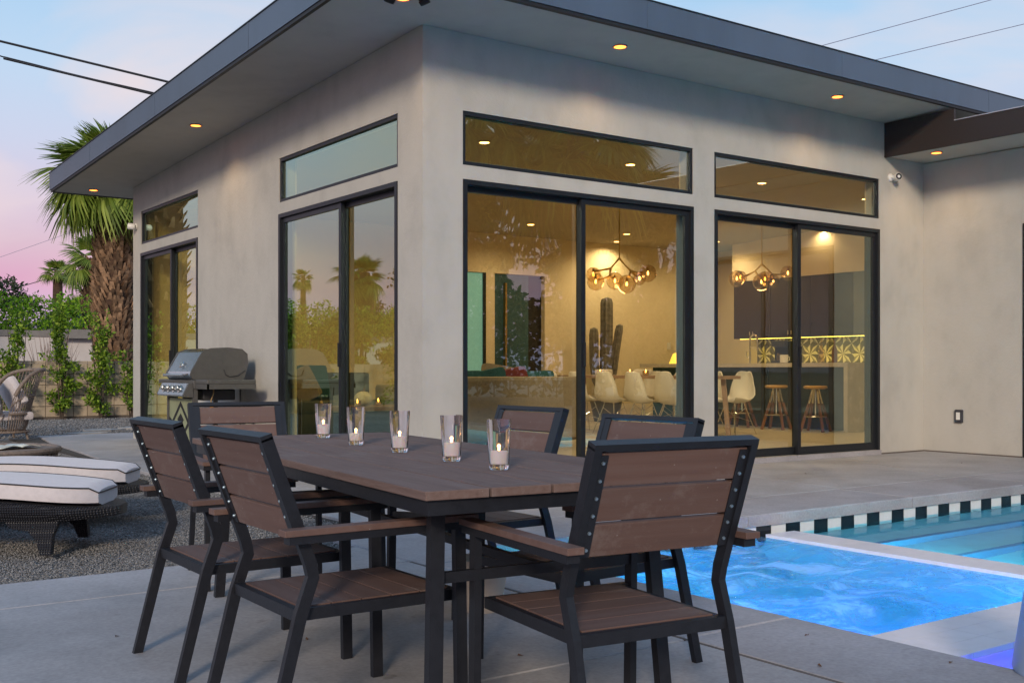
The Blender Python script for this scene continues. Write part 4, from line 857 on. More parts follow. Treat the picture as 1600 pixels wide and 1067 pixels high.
CW, CHt, ca, cb, czs, csr, csf = .524, .896, .174, .165, .397, -.080, .47
def patio_chair():
    o = thing('patio_chair', '', 'chair', (0,0,PZ), 0, 'brown slatted armchairs round the outdoor table')
    pw = .023; pd = .036
    for s_ in (-1,1):
        x = s_*(CW/2-pw/2)
        # side profile of the bent rear leg / back post
        pts = [(-cb,0),(csr+.01,czs-.02),(-.032,.485),(-.040,.525),(-.062,.585),(-ca,CHt-.009)]
        L_, R_ = [], []
        for i,(y,z) in enumerate(pts):
            a = Vector(pts[max(i-1,0)]); b_ = Vector(pts[min(i+1,len(pts)-1)]); d = (b_-a).normalized(); n_ = Vector((-d.y,d.x)); L_.append((y+n_.x*pd/2, z+n_.y*pd/2)); R_.append((y-n_.x*pd/2, z-n_.y*pd/2))
        L_[0] = (L_[0][0],0); R_[0] = (R_[0][0],0)
        m = MB(); 
        for i in range(len(pts)-1):
            vs = [(x+e*pw/2, *p) for e in (-1,1) for p in (L_[i],L_[i+1],R_[i+1],R_[i])]
            m.add(vs, [(0,1,2,3),(7,6,5,4),(0,4,5,1),(2,6,7,3)] + ([(0,3,7,4)] if i == 0 else []) + ([(1,5,6,2)] if i == len(pts)-2 else []))
        m.build('rear_leg', M['chairmetal'], o)
        # front leg up to the armrest, foot cap
        m = MB(); m.beam((s_*(CW/2+.018),.455,0),(s_*(CW/2+.018),.445,.590),pw,.038,up=(0,1,0)); fl = m.build('front_leg', M['chairmetal'], o)
        # armrest: metal rail with wooden slat
        xa = s_*(CW/2+.024); m = MB(); m.box((xa-.020,-.125,.590),(xa+.020,.49,.612)); ar = m.build('arm_rail', M['chairmetal'], o)
        m = MB(); m.box((xa-.025,-.14,.613),(xa+.025,.50,.632), bev=.002); m.build('armrest', M['deckwood'], ar)
        # bolt flange and bolts
    top = Vector((0,-ca,CHt)); bot = Vector((0,-.062,.585)); d = (top-bot).normalized(); ln = (top-bot).length; nb = Vector((0,-d.z,d.y))
    def along(t, off=0): return bot + d*t + nb*off
    for s_ in (-1,1):
        m = MB(); x = s_*(CW/2-pw-.017); p, q_ = along(.02,-.012)+Vector((x,0,0)), along(ln-.02,-.012)+Vector((x,0,0)); m.beam(p,q_,.034,.004,up=(0,1,0)); fl = m.build('flange', M['chairmetal'], o)
        # flange sits in front of slats: bolts on the rear face
        for k in range(6):
            c_ = along(.035+k*(ln-.085)/5, .0135)+Vector((s_*(CW/2-pw-.014),0,0)); m = MB(); rot = nb.to_track_quat('Z','Y').to_matrix().to_4x4(); m.lathe([(0,0),(.0055,0),(.0045,.004),(0,.005)], 8, M4=Matrix.Translation(c_) @ rot); m.build('bolt', M['bolt'], fl)
        m = MB(); x = s_*(CW/2-pw-.014); m.beam(along(.012,.011)+Vector((x,0,0)), along(ln-.03,.011)+Vector((x,0,0)),.028,.004,up=(0,1,0)); m.build('strap', M['chairmetal'], o)
    sh = (ln-.026)/3
    for k in range(3):
        a = along(.006+sh*k+.005); b_ = along(.006+sh*(k+1)-.005); c_ = (a+b_)/2; hh = (b_-a).length
        rot = Matrix(((1,0,0,0),(0,nb.y,d.y,0),(0,nb.z,d.z,0),(0,0,0,1)))
        m = MB(); m.box((-CW/2+pw+.002,-.009,-hh/2),(CW/2-pw-.002,.009,hh/2), M4=Matrix.Translation(c_) @ rot, bev=.002); m.build('back_slat', M['deckwood'], o)
    m = MB(); m.beam(top+Vector((-CW/2,0,-.007)),top+Vector((CW/2,0,-.007)),pd,.017,up=(0,-.3,1)); m.build('top_rail', M['chairmetal'], o)
    # seat frame and planks
    m = MB(); z0, z1 = czs-.038, czs-.004; y0, y1 = csr, csf
    m.box((-CW/2+pw,y0,z0),(CW/2-pw,y0+.025,z1)); m.box((-CW/2+pw,y1-.025,z0),(CW/2+.004,y1,z1)); m.box((-CW/2+pw,y0+.025,z0),(-CW/2+pw+.022,y1-.025,z1)); m.box((CW/2-pw-.022,y0+.025,z0),(CW/2-pw,y1-.025,z1)); m.build('seat_frame', M['chairmetal'], o)
    n = 5; yy0, yy1 = y0+.026, y1-.026; st = (yy1-yy0)/n
    for k in range(n):
        m = MB(); m.box((-CW/2+pw+.024,yy0+st*k+.002,czs-.022),(CW/2-pw-.024,yy0+st*(k+1)-.002,czs), bev=.0015); m.build('seat_plank', M['deckwood'], o)
    return o
pc0 = patio_chair(); first = True
PC = [((-3.748,-4.655,-0.8),'brown slatted armchair at the far left of the table, its back to the gravel'),((-3.78,-5.492,-0.9),'brown slatted armchair at the near left of the table, second along that side'),
      ((-3.145,-6.39,82.4),'brown slatted armchair nearest the camera with bolts down its black frame'),((-2.44,-5.50,182.),'brown slatted armchair on the pool side nearest the water'),
      ((-2.17,-4.36,181.),'brown slatted armchair on the pool side in front of the left front door'),((-2.93,-3.02,-99.),'brown slatted armchair at the far head of the table before the grill')]
for (x,y,dg),lb in PC:
    c_ = pc0 if first else copy_tree(pc0); first = False
    c_.location = (x,y,PZ); c_.rotation_euler = (0,0,R(dg-90)); c_['label'] = lb
# candles in tall tumblers
for i,((x,y),lb) in enumerate(zip([(-2.84,-3.80),(-2.94,-4.33),(-3.0,-4.82),(-3.06,-5.30),(-3.11,-5.67)],['farthest from the camera, beside the far chair','second farthest, its candle burnt lowest','in the middle of the row','second nearest the camera','nearest the camera'])):
    o = thing('candle_glass', 'clear tumbler with a lit white candle, '+lb, 'candle', (x,y,PZ+.751), 0, 'candle tumblers in a row on the outdoor table')
    hgt = .165; m = MB(); m.lathe([(.032,.018),(.0335,.02),(.0415,hgt),(.0385,hgt),(.0305,.019)], 32); m.build('tumbler', M['solidglass'], o, smooth=True)
    m = MB(); m.lathe([(0,0),(.030,0),(.0325,.004),(.0335,.0175),(0,.0175)], 32); m.build('glass_base', M['solidglass'], o, smooth=True)
    ch = (.048,.034,.046,.050,.045)[i]
    m = MB(); m.lathe([(0,.0185),(.022,.0185),(.0255,.022),(.0285,.018+ch),(.026,.020+ch),(.020,.014+ch),(0,.013+ch)], 28); m.build('candle', M['wax'], o, smooth=True)
    m = MB(); m.tube([(0,0,.013+ch),(.001,0,.024+ch)], .0012, 5); m.build('wick', M['drip'], o)
    m = MB(); m.lathe([(0,.018+ch),(.0040,.022+ch),(.0046,.027+ch),(.0026,.036+ch),(0,.044+ch)], 12); m.build('flame', M['flame'], o, smooth=True)
    lamp('POINT', 'candle_lamp', .05, (1,.5,.18), (0,0,.035+ch), o, .006)
m = MB(); m.lathe([(0,0),(.085,0),(.12,.20),(.125,.235),(.112,.235),(.075,.02),(0,.02)], 24)
tag(m.build('bucket', mat('cream_bucket', (.50,.43,.35), .7, 0, .06, 8), loc=(-2.42,-4.55,PZ), smooth=True), 'cream tapered bucket on the concrete seen under the outdoor table', 'bucket')

# ================================================================== GRILL
gr = thing('grill', 'stainless gas grill with grey side shelf standing against the left wall', 'grill', (-.52,4.15,PZ), 0)
# local: x toward wall (+), front faces -x, y along wall
gz = lambda z: z-PZ
m = MB(); m.box((-.33,-.48,gz(.80)),(.33,.48,gz(.90)), bev=.01); m.build('firebox', M['grillgrey'], gr)
prof = [(-.30,.905),(-.345,.955),(-.33,1.00),(-.25,1.14),(-.20,1.225),(-.10,1.262),(.10,1.272),(.27,1.255),(.335,1.20),(.345,1.08),(.30,.93),(.28,.905)]
m = MB(); m.extr(prof, lambda u,v,t_: (u,t_,gz(v)), (-.40,.42)); lid = m.build('lid', M['steel'], gr)
for y0,y1 in ((-.425,-.401),(.421,.445)):
    m = MB(); m.extr([(u*1.02,(v-1.08)*1.02+1.085) for u,v in prof], lambda u,v,t_: (u,t_,gz(v)), (y0,y1)); m.build('end_cap', M['grillgrey'], lid)
m = MB(); m.tube([(-.40,-.33,gz(.955)),(-.40,.35,gz(.955))], .016, 10); m.tube([(-.33,-.33,gz(.965)),(-.40,-.33,gz(.955))], .012, 8); m.tube([(-.33,.35,gz(.965)),(-.40,.35,gz(.955))], .012, 8); m.build('handle', M['steel'], lid, smooth=True)
Mx = Matrix.Translation((-.298,0,gz(1.08))) @ Euler((0,R(-60),0)).to_matrix().to_4x4(); m = MB(); m.lathe([(0,0),(.042,0),(.045,.008),(.036,.014),(0,.015)], 20, M4=Mx); m.box((-.008,-.045,.012),(.008,.045,.02), M4=Mx); m.build('thermometer', M['chrome'], lid, smooth=False)
m = MB(); m.tube([(.05,-.43,gz(1.02)),(.07,-.432,gz(.96)),(.12,-.432,gz(.935)),(.22,-.432,gz(.95)),(.31,-.43,gz(1.01))], .006, 6); m.build('seam', M['grilldark'], lid)
prof = [(-.44,.715),(-.45,.73),(-.385,.862),(-.34,.865),(-.33,.70)]
m = MB(); m.extr(prof, lambda u,v,t_: (u,t_,gz(v)), (-.44,.44)); cp = m.build('control_panel', M['steel'], gr)
for y0,y1 in ((-.475,-.441),(.441,.475)): m = MB(); m.extr([(u*1.0+.002,v) for u,v in prof], lambda u,v,t_: (u,t_,gz(v)), (y0,y1)); m.build('panel_end', M['grillgrey'], cp)
for k in range(4):
    y = -.27+.18*k; Mx = Matrix.Translation((-.418,y,gz(.797))) @ Euler((0,R(-63),0)).to_matrix().to_4x4()
    m = MB(); m.lathe([(0,0),(.045,0),(.047,.006),(.03,.01),(.030,.035),(.026,.042),(0,.042)], 18, M4=Mx); m.box((-.03,-.007,.036),(.03,.007,.052), M4=Mx); m.build('knob', M['chrome'], cp)
m = MB(); m.box((-.31,-.86,gz(.855)),(.27,-.48,gz(.905)), bev=.012); m.box((-.31,-.86,gz(.80)),(.27,-.83,gz(.856))); m.box((-.315,-.86,gz(.80)),(-.285,-.48,gz(.856))); sh_ = m.build('side_shelf', M['grillgrey'], gr)
m = MB(); m.box((-.30,.48,gz(.855)),(.27,.86,gz(.905)), bev=.012); m.build('side_shelf', M['grillgrey'], gr)
for x in (-.30,.27):
    for y in (-.44,.44): m = MB(); m.box((x-.025,y-.025,.05),(x+.025,y+.025,gz(.80))); m.build('leg', M['grillgrey'], gr)
for x in (-.30,.27):
    for y in (-.44,.44):
        m = MB(); m.lathe([(0,-.02),(.045,-.02),(.045,.02),(0,.02)], 14, M4=Matrix.Translation((x,y,.045)) @ Euler((R(90),0,0)).to_matrix().to_4x4()); m.build('wheel', M['drip'], gr)
m = MB(); m.box((-.29,-.43,.10),(.28,.43,.14)); m.build('bottom_shelf', M['grillgrey'], gr)
m = MB(); m.box((-.18,-.36,gz(.66)),(.22,.36,gz(.79)), bev=.02); m.build('drip_tray', M['grilldark'], gr)
m = MB(); m.tube([(-.1,-.50,gz(.80)),(-.11,-.52,gz(.74)),(-.14,-.52,gz(.66)),(-.13,-.52,gz(.60))], .007, 6); m.build('gas_hose', mat('hose', (.35,.22,.08), .6), gr); m = MB(); m.box((-.15,-.535,gz(.585)),(-.115,-.505,gz(.64))); m.build('hose_tag', M['orange'], gr)
# flat emblem panel hung in the open front: pale sheet with black diamonds
pn = MB(); pn.box((-.315,-.40,.20),(-.305,.40,gz(.68))); pn = pn.build('front_panel', mat('pale_olive_sheet', (.28,.30,.17), .5, 0, .1, 6), gr)
def diam(ro, ri, z0, w_, nm):
    m = MB(); a = [(0,ro),(w_*ro,0),(0,-ro),(-w_*ro,0)]; b_ = [(0,ri),(w_*ri,0),(0,-ri),(-w_*ri,0)]
    if ri > 0: m.add([(-.3165,p[0],z0+p[1]) for p in a]+[(-.3165,p[0],z0+p[1]) for p in b_], [(i,(i+1)%4,4+(i+1)%4,4+i) for i in range(4)])
    else: m.add([(-.3165,p[0],z0+p[1]) for p in a], [(0,1,2,3)])
    m.build(nm, M['drip'], pn)
diam(.25,.19,.46,1.25,'emblem'); diam(.075,0,.49,1.5,'emblem')
m = MB(); m.add([(-.3165,.40,.20),(-.3165,.40,.52),(-.3165,.27,.46)], [(0,1,2)]); m.build('emblem', M['drip'], pn)

# ================================================================== LOUNGERS
u_ = Vector((.85,-.52,0)).normalized(); v_ = Vector((.52,.85,0)).normalized()
def lounger(tip, lb):
    o = thing('sun_lounger', lb, 'lounger', (tip.x,tip.y,PZ), math.atan2(u_.y,u_.x), 'dark wicker sun loungers with pale cushions')
    # local x toward the foot tip (0 at tip, negative to the head), y across
    Lg, n = 2.05, 44; hw = .36
    zt_ = lambda x: .27+.035*math.cos((x+.95)*2.6)+(.0 if x > -1.4 else (-(x+1.4))*.55)
    def wid(x): d = min(1, max(0, -x/.42)); return hw*math.sqrt(max(0, 1-(1-d)**2.2))*1.0 if d < 1 else hw
    rows = []
    for i in range(n+1):
        x = -Lg*(1-(1-i/n)**1)*1.0; x = -Lg*(i/n)**1.35; w_ = max(.02, wid(x-.004)); th = .045+.06*min(1,-x/.5); z = zt_(x)
        ring = [(-w_,z),(-w_*.9,z+.012),(0,z+.016),(w_*.9,z+.012),(w_,z),(w_*1.01,z-th*.4),(w_*.93,z-th*.9),(w_*.55,z-th),(-w_*.55,z-th),(-w_*.93,z-th*.9),(-w_*1.01,z-th*.4),(-w_,z)]
        rows.append([Vector((x,y,zz)) for y,zz in ring])
    m = MB(); m.grid(rows); m.add(rows[-1][:-1], [tuple(range(11))]); m.add(rows[0][:-1], [tuple(range(11))]); m.build('frame', M['wickerdark'], o, smooth=True)
    for xs in (-.42,-1.55):
        for s_ in (-1,1):
            # splayed bracket leg with an arch
            zt2 = zt_(xs)-.085
            pr = [(xs+.13,zt2),(xs+.10,zt2*.55),(xs+.10,0),(xs+.04,0),(xs+.01,zt2*.45),(xs-.04,zt2*.72),(xs-.13,zt2*.78),(xs-.18,zt2)]
            m = MB(); yo = s_*.30; m.extr(pr, lambda u,v,t_: (u, yo+t_+ (v-zt2)*(-s_)*.25, v), (-.028,.028)); m.build('leg', M['wickerdark'], o)
    # cushion with piping
    def crow(x, w_, z, th, k=0): 
        return [Vector((x,-w_,z+.02)),Vector((x,-w_*1.015,z+th*.55)),Vector((x,-w_,z+th)),Vector((x,-w_*.6,z+th+.014)),Vector((x,0,z+th+.018)),Vector((x,w_*.6,z+th+.014)),Vector((x,w_,z+th)),Vector((x,w_*1.015,z+th*.55)),Vector((x,w_,z+.02)),Vector((x,w_*.6,z+.0)),Vector((x,-w_*.6,z+.0)),Vector((x,-w_,z+.02))]
    rows = []; top_l, top_r = [], []
    for i in range(n+1):
        t_ = i/n; x = -.10-(Lg-.12)*t_; w_ = wid(x+.02)*.90; e = 1 if t_ > .02 else .75
        r_ = crow(x, w_, zt_(x)+.014, .108*e); rows.append(r_); top_l.append(r_[2]+Vector((0,-.003,0))); top_r.append(r_[6]+Vector((0,.003,0)))
    m = MB(); m.grid(rows); m.add(rows[0][:-1], [tuple(range(11))]); m.add(rows[-1][:-1], [tuple(range(11))]); cu = m.build('cushion', M['cushion'], o, smooth=True)
    loop = top_l[::-1]+[top_l[0]+Vector((.01,.06,0)), top_r[0]+Vector((.01,-.06,0))]+top_r
    m = MB(); m.tube(loop, .0045, 6); m.build('piping', M['piping'], cu)
tip1 = Vector((-3.19,-1.75,0))
lounger(tip1, 'dark wicker sun lounger with pale cushion nearest the outdoor table'); lounger(tip1+Vector((.60,.80,0))*1.25+u_*-.30, 'dark wicker sun lounger behind the nearest one, only its cushion clear')

# wicker coffee table with magazines
o = thing('wicker_table', 'round woven tan drum table carrying open magazines', 'table', (-3.20,2.55,PZ))
m = MB(); n = 60
for k in range(n):
    a = 2*math.pi*k/n; m.beam((.56*math.cos(a),.56*math.sin(a),.0),(.60*math.cos(a),.60*math.sin(a),.31),.036,.014,up=(math.cos(a),math.sin(a),0))
m.build('side_weave', M['wicker'], o); m = MB(); m.tube([(.61*math.cos(2*math.pi*k/40),.61*math.sin(2*math.pi*k/40),.325) for k in range(40)], .030, 8, closed=True); m.build('rim', M['wicker'], o, smooth=True)
m = MB(); m.lathe([(0,0),(.54,0),(.54,.30),(.60,.335),(0,.345)], 40); m.build('table_top', M['wicker'], o)
def magazine(loc, rz, sz, lb, mt_):
    o = thing('magazine', lb, 'magazine', loc, rz, 'magazines on the wicker table')
    for s_ in (-1,1):
        rows = [[Vector((s_*sz*k/8, y, .012+.022*math.sin(math.pi*min(1,k/8*1.15))*(1-.4*k/8)+(.012 if y > 0 and s_ > 0 and k > 6 else 0))) for k in range(9)] for y in (-.14,0,.14)]
        m = MB(); m.grid(rows); p_ = m.build('page', mt_, o, smooth=True); md = p_.modifiers.new('t','SOLIDIFY'); md.thickness = .006
magazine((-3.02,2.42,PZ+.348), R(25), .22, 'open magazine with curling page at the right edge of the wicker table', M['paper']); magazine((-3.45,2.25,PZ+.348), R(-35), .20, 'blue-tinted magazine lying left on the wicker table', M['magcover'])

def wicker_chair(loc, rz, lb):
    o = thing('wicker_chair', lb, 'chair', loc, rz, 'high-backed tan wicker armchairs')
    # faces +y ; back arch behind
    def back(u, v):   # u -1..1 across wrap, v 0..1 up
        ang = u*R(100); rad = .42+.05*v; lean = .20*v**1.3; h = .40+(.68-.40*abs(u)**4.5)*v
        return Vector((rad*math.sin(ang), -rad*math.cos(ang)*.9-lean*(1-.6*abs(u)), h))
    m = MB(); 
    for k in range(33): u = -1+k/16; m.tube([back(u,v/6) for v in range(7)], .007, 5, cap=False)
    m.build('back_weave', M['wicker'], o)
    m = MB(); m.tube([back(-1+k/20,1) for k in range(41)], .030, 8); m.tube([back(-1+k/20,.0) for k in range(41)], .022, 8); m.tube([back(-1+k/20,.42) for k in range(41)], .012, 6); m.build('rim', M['wicker'], o, smooth=True)
    m = MB()
    for k in range(33): u = -1+k/16; p = back(u,0); m.tube([p,(p.x*.92,p.y*.92,.24),(p.x*.80,p.y*.80,.13)], .007, 5, cap=False)
    for k in range(9): x = -.38+.095*k; m.tube([(x,.12,.40),(x*.92,.18,.26),(x*.85,.14,.13)], .007, 5, cap=False)
    m.build('base_weave', M['wicker'], o)
    m = MB(); m.tube([(.36*math.cos(2*math.pi*k/24),.36*math.sin(2*math.pi*k/24)*.9-.05,.12) for k in range(24)], .018, 8, closed=True); m.build('base_ring', M['wicker'], o)
    for x,y in ((-.25,.15),(.25,.15),(-.25,-.25),(.25,-.25)): m = MB(); m.tube([(x,y,.12),(x*1.1,y*1.1,0)], .018, 8); m.build('leg', M['wicker'], o)
    m = MB(); m.box((-.36,-.34,.30),(.36,.22,.43), bev=.05); m.build('seat_cushion', M['cushion'], o, smooth=True)
    return o
# right-hand chair faces left toward the loungers, pillow against its back
wicker_chair((-1.72,9.75,PZ), R(100), 'tan wicker armchair with a white pillow at the path edge'); wicker_chair((-2.2,10.75,PZ), R(120), 'tan wicker armchair behind the one holding the white pillow')
m = MB(); m.box((-.24,-.07,-.24),(.24,.07,.24), bev=.06); tag(m.build('pillow', M['cushion'], loc=(-1.60,9.62,PZ+.69), rot=(R(-20),R(25),R(100)), smooth=True), 'plain white pillow leaning in the right wicker armchair', 'pillow')
M['pattern'] = mat('black_white_print', (.10,.10,.11), .9, 0, 0, 9, col2=(.62,.62,.64), detail=2)
m = MB(); m.box((-.25,-.07,-.27),(.25,.07,.27), bev=.06); tag(m.build('pillow', M['pattern'], loc=(-1.90,9.45,PZ+.70), rot=(R(-14),R(-12),R(80)), smooth=True), 'black and white patterned pillow left of the white pillow', 'pillow')

# tapered pale blue planter at the right frame edge
o = thing('planter', 'tall pale blue-white tapered planter beside the pool at the right edge', 'planter', (-1.26,-6.68,PZ), 0)
m = MB(); m.lathe([(0,0),(.25,0),(.255,.01),(.145,.74),(.14,.75),(.12,.75),(.12,.70),(0,.70)], 40); m.build('pot', M['planter'], o, smooth=True)
m = MB(); m.lathe([(0,.705),(.118,.705)], 20); m.build('soil', M['mortar'], o)

# ================================================================== BLOCK WALL
bw = thing('block_wall', 'tan stack-bond concrete block wall at the back of the gravel yard', 'wall', (0,17.35,-.10))
BWd, BHt = .30, .243
m = MB(); m.box((0,0,0),(BWd-.012,.17,BHt-.012), bev=.006); bmes = []
for k in range(4):
    me = m.mesh('block', mat('tan_block_%d' % k, tuple(c*(1+.07*(k-1.5)) for c in (.44,.355,.255)), .9, 0, .12, 7, bump=.5, bscale=40)); bmes.append(me)
for i in range(-14,16):
    for j in range(5): place('block', random.choice(bmes), bw, (i*BWd, -.003*random.random(), j*BHt+.06))
m = MB(); m.box((-4.2,.02,0),(4.5,.15,.06+5*BHt-.01)); m.build('mortar', M['mortar'], bw)
m = MB()
for i in range(-62,-14):
    for j in range(5): m.box((i*BWd,0,j*BHt+.06),(i*BWd+BWd-.012,.17,j*BHt+.06+BHt-.012))
m.box((-18.6,.02,0),(-4.2,.15,.06+5*BHt-.01)); stuff(m.build('far_blocks', bmes[1].materials[0], bw))
m = MB()
for i in range(-16,20): m.box((i*BWd*1.0,-.01,.055+5*BHt),(i*BWd+BWd-.01,.18,.10+5*BHt))
m.build('cap', bmes[2].materials[0], bw)

# neighbour's pale wall and low house behind
nb_ = thing('neighbour_house', 'low white house with grey roof edge beyond the block wall', 'house', (0,24.5,-.1))
m = MB(); m.box((2.45,0,0),(14,6,2.02)); m.build('wall', M['nwall'], nb_); m = MB(); m.box((2.3,-.25,2.02),(14.3,6.2,2.28)); m.build('roof', M['ncap'], nb_)
m = MB(); m.box((3.75,-.012,0),(5.9,-.002,1.62)); gd = m.build('garage_door', M['white'], nb_); 
for k in range(4): m = MB(); m.box((3.77,-.02,.03+.40*k),(5.88,-.013,.03+.40*k+.38)); m.build('panel', M['nwall'], gd)
o = thing('garden_wall', 'long pale rendered garden wall with grey cap below the green hedge', 'wall', (0,24.0,-.1))
m = MB(); m.box((-24,0,0),(2.3,.25,2.05)); m.build('wall', M['nwall'], o); m = MB(); m.box((-24,-.04,2.05),(2.3,.29,2.22)); m.build('cap', M['ncap'], o)

# ================================================================== FOLIAGE
def leaves(n, sampler, size, flat=.0, aspect=.5, curl=.25):
    """n pointed leaves of 2 folded quads each at sampled centres"""
    P_ = sampler(n); n = len(P_); s = size*rng.uniform(.6,1.35,(n,1))
    d = rng.normal(size=(n,3)); d[:,2] = d[:,2]*(1-flat)+.25; d /= np.linalg.norm(d,axis=1,keepdims=True)
    w = np.cross(d, rng.normal(size=(n,3))); w /= np.linalg.norm(w,axis=1,keepdims=True)+1e-9; nn = np.cross(d,w)
    a = P_; b_ = P_+d*s*.5+w*s*aspect*.5-nn*s*curl*.2; c_ = P_+d*s; e = P_+d*s*.5-w*s*aspect*.5-nn*s*curl*.2; f = P_+d*s*.5+nn*s*.05
    V = np.stack([a,b_,c_,e,f],1).reshape(-1,3); o = 5*np.arange(n)[:,None]
    F = np.concatenate([o+np.array([[0,1,4]]), o+np.array([[1,2,4]]), o+np.array([[2,3,4]]), o+np.array([[3,0,4]])],1).reshape(-1,3)
    return V, F
def clumped(centres, radii, out=.75):
    C_ = np.array(centres, float); R_ = np.array(radii, float)
    def f(n):
        p = (R_.prod(1)**.67); k = rng.choice(len(C_), n, p=p/p.sum()); v = rng.normal(size=(n,3)); v /= np.linalg.norm(v,axis=1,keepdims=True)
        r_ = rng.uniform(0,1,(n,1))**(1/3*(1-out)+.05*out)
        r_ = np.where(rng.random((n,1)) < .35, rng.uniform(.3,1,(n,1)), r_*rng.uniform(.85,1.1,(n,1))); return C_[k]+v*r_*R_[k]
    return f
def leafobj(name, n, sampler, size, mt, parent=None, loc=None, **kw):
    V, F = leaves(n, sampler, size, **kw); return place(name, npmesh(name, V, F, mt), parent, loc)

def hedge(label, x0, x1, y, z0, z1, depth, n, size, mt, name='hedge', cat='hedge'):
    o = thing(name, label, cat, (0,y,0)); cs, rs = [], []
    k = int((x1-x0)/.42)
    for i in range(k):
        for j in range(3):
            h_ = z0+(z1-z0)*(j+.5)/3+random.uniform(-.12,.12); cs.append((x0+(x1-x0)*(i+.5)/k+random.uniform(-.15,.15), random.uniform(-.3,.3)*depth, h_)); rs.append((.38*random.uniform(.8,1.25), depth*.5, (z1-z0)/4.6*random.uniform(.8,1.3)))
    leafobj('foliage', n, clumped(cs, rs), size, mt, o); m = MB()
    for i in range(int((x1-x0)/.8)): x = x0+.8*i+.4; m.tube([(x,0,-.1),(x+.05,0,z0+.3*(z1-z0)),(x-.1,.05,z0+.7*(z1-z0))],[.03,.02,.01],5)
    m.build('stems', M['wood'], o); return o
hedge('bright green clipped hedge above the pale garden wall', -24, 3.6, 25.6, 1.2, 3.15, 1.0, 52000, .105, M['hedge'])
hedge('dark green hedge running along the far side of the garden', -30, 16, 31.5, 1.0, 2.9, 1.2, 12000, .22, M['treeleaf'])

def climber(x, y, h, w, lb, n=2600):
    n = int(n*.62)
    o = thing('climbing_shrub', lb, 'shrub', (x,y,-.1), 0, 'narrow shrubs trained up the block wall'); cs, rs = [], []
    for k in range(22):
        z = .25+(h-.35)*k/21; sp = w*(.55+.55*abs(math.sin(k*1.3+x)))*(1 if z < h*.72 else .75); cs.append((random.uniform(-.5,.5)*sp, random.uniform(-.12,.1), z)); rs.append((sp*.36*random.uniform(.5,1.2), .11, .13*random.uniform(.7,1.5)))
    for k in range(8): cs.append((random.uniform(-.55,.55)*w, -.02, h+random.uniform(-.25,.25))); rs.append((.045,.05,.17))
    for k in range(3): cs.append((random.choice((-1,1))*w*.72, -.02, random.uniform(.6,h*.8))); rs.append((.16,.05,.07))
    leafobj('foliage', n, clumped(cs, rs, .4), .085, M['climber'], o, aspect=.55)
    m = MB()
    for k in range(3): x_ = (k-1)*.08; m.tube([(x_*.3,0,0),(x_,0,h*.35),(x_*1.8+random.uniform(-.05,.05),0,h*.7),(x_*2.4,0,h)],[.018,.014,.01,.005],6)
    m.build('stem', M['wood'], o); m = MB(); m.tube([(0.03,.06,0),(.03,.06,h*.92)], .02, 6); m.build('stake', M['oak'], o)
climber(-.05,17.12,2.1,.6,'leafy shrub on the block wall directly above the wicker armchairs'); climber(.88,17.12,2.28,.46,'tall leafy shrub on the block wall, the middle one of the visible three',3000)
climber(1.72,17.1,2.12,.46,'leafy shrub on the block wall in front of the big palm trunk',3000); climber(2.42,17.15,1.3,.4,'short leafy shrub on the block wall just beside the house corner',1000)
for i,x in enumerate((-2.6,-4.6,-6.8,-9.2,-11.6)): climber(x,16.9,2.2,.8,'leafy shrub along the block wall out to the left, '+['first','second','third','fourth','fifth'][i]+' beyond the wicker chairs',1500)
# bare twiggy bush between wall and hedge
o = thing('dry_bush', 'bare pinkish twiggy bush behind the block wall', 'bush', (1.45,20.5,.2)); m = MB()
for k in range(150):
    a = random.uniform(0,6.28); r_ = random.uniform(.1,.75); h_ = random.uniform(.6,1.75); m.tube([(r_*.2*math.cos(a),r_*.2*math.sin(a),0),(r_*.7*math.cos(a),r_*.4*math.sin(a),h_*.6),(r_*math.cos(a)+random.uniform(-.1,.1),r_*.6*math.sin(a),h_)],[.012,.008,.003],4,cap=False)
m.build('twigs', mat('twig', (.30,.22,.19), .9), o)

# ---- fan palms
def frondmesh(seed, Rb=1.15, pet=.85, nl=38, droop=.5, fold=.25, spread=200):
    rg = random.Random(seed); m = MB()
    m.tube([(0,0,0),(pet*.5,0,.03),(pet,0,0)],[.028,.02,.013],5,cap=False)
    for k in range(nl):
        u = -1+2*k/(nl-1); a = R(spread/2*u)*1.0; ln = Rb*(1-.30*abs(u)**1.5)*rg.uniform(.88,1.06); w0 = .034*Rb; pts = []
        dirx, diry = math.cos(a), math.sin(a); side = Vector((-diry,dirx,0)); dz = droop*rg.uniform(.7,1.3)
        for j in range(6):
            t_ = j/5; c_ = Vector((pet+dirx*ln*t_, diry*ln*t_*(1-.12*t_), fold*abs(u)*ln*t_*.5 - dz*ln*max(0,t_-.35)**1.6)); w_ = w0*(.35+1.1*min(1,t_*2.2))*(1-t_**2.2*.93); pts.append((c_-side*w_, c_+Vector((0,0,w_*.35)), c_+side*w_))
        m.grid([list(p) for p in pts])
    return m.mesh('frond', M['frond'])
FR = [frondmesh(i, droop=d_, fold=f_) for i,(d_,f_) in enumerate(((.55,.3),(.9,.15),(1.35,.1),(.3,.4)))]
FRD = []
for q_ in range(2):
    me = FR[2].copy(); me.materials.clear(); me.materials.append(M['frondold']); FRD.append(me)
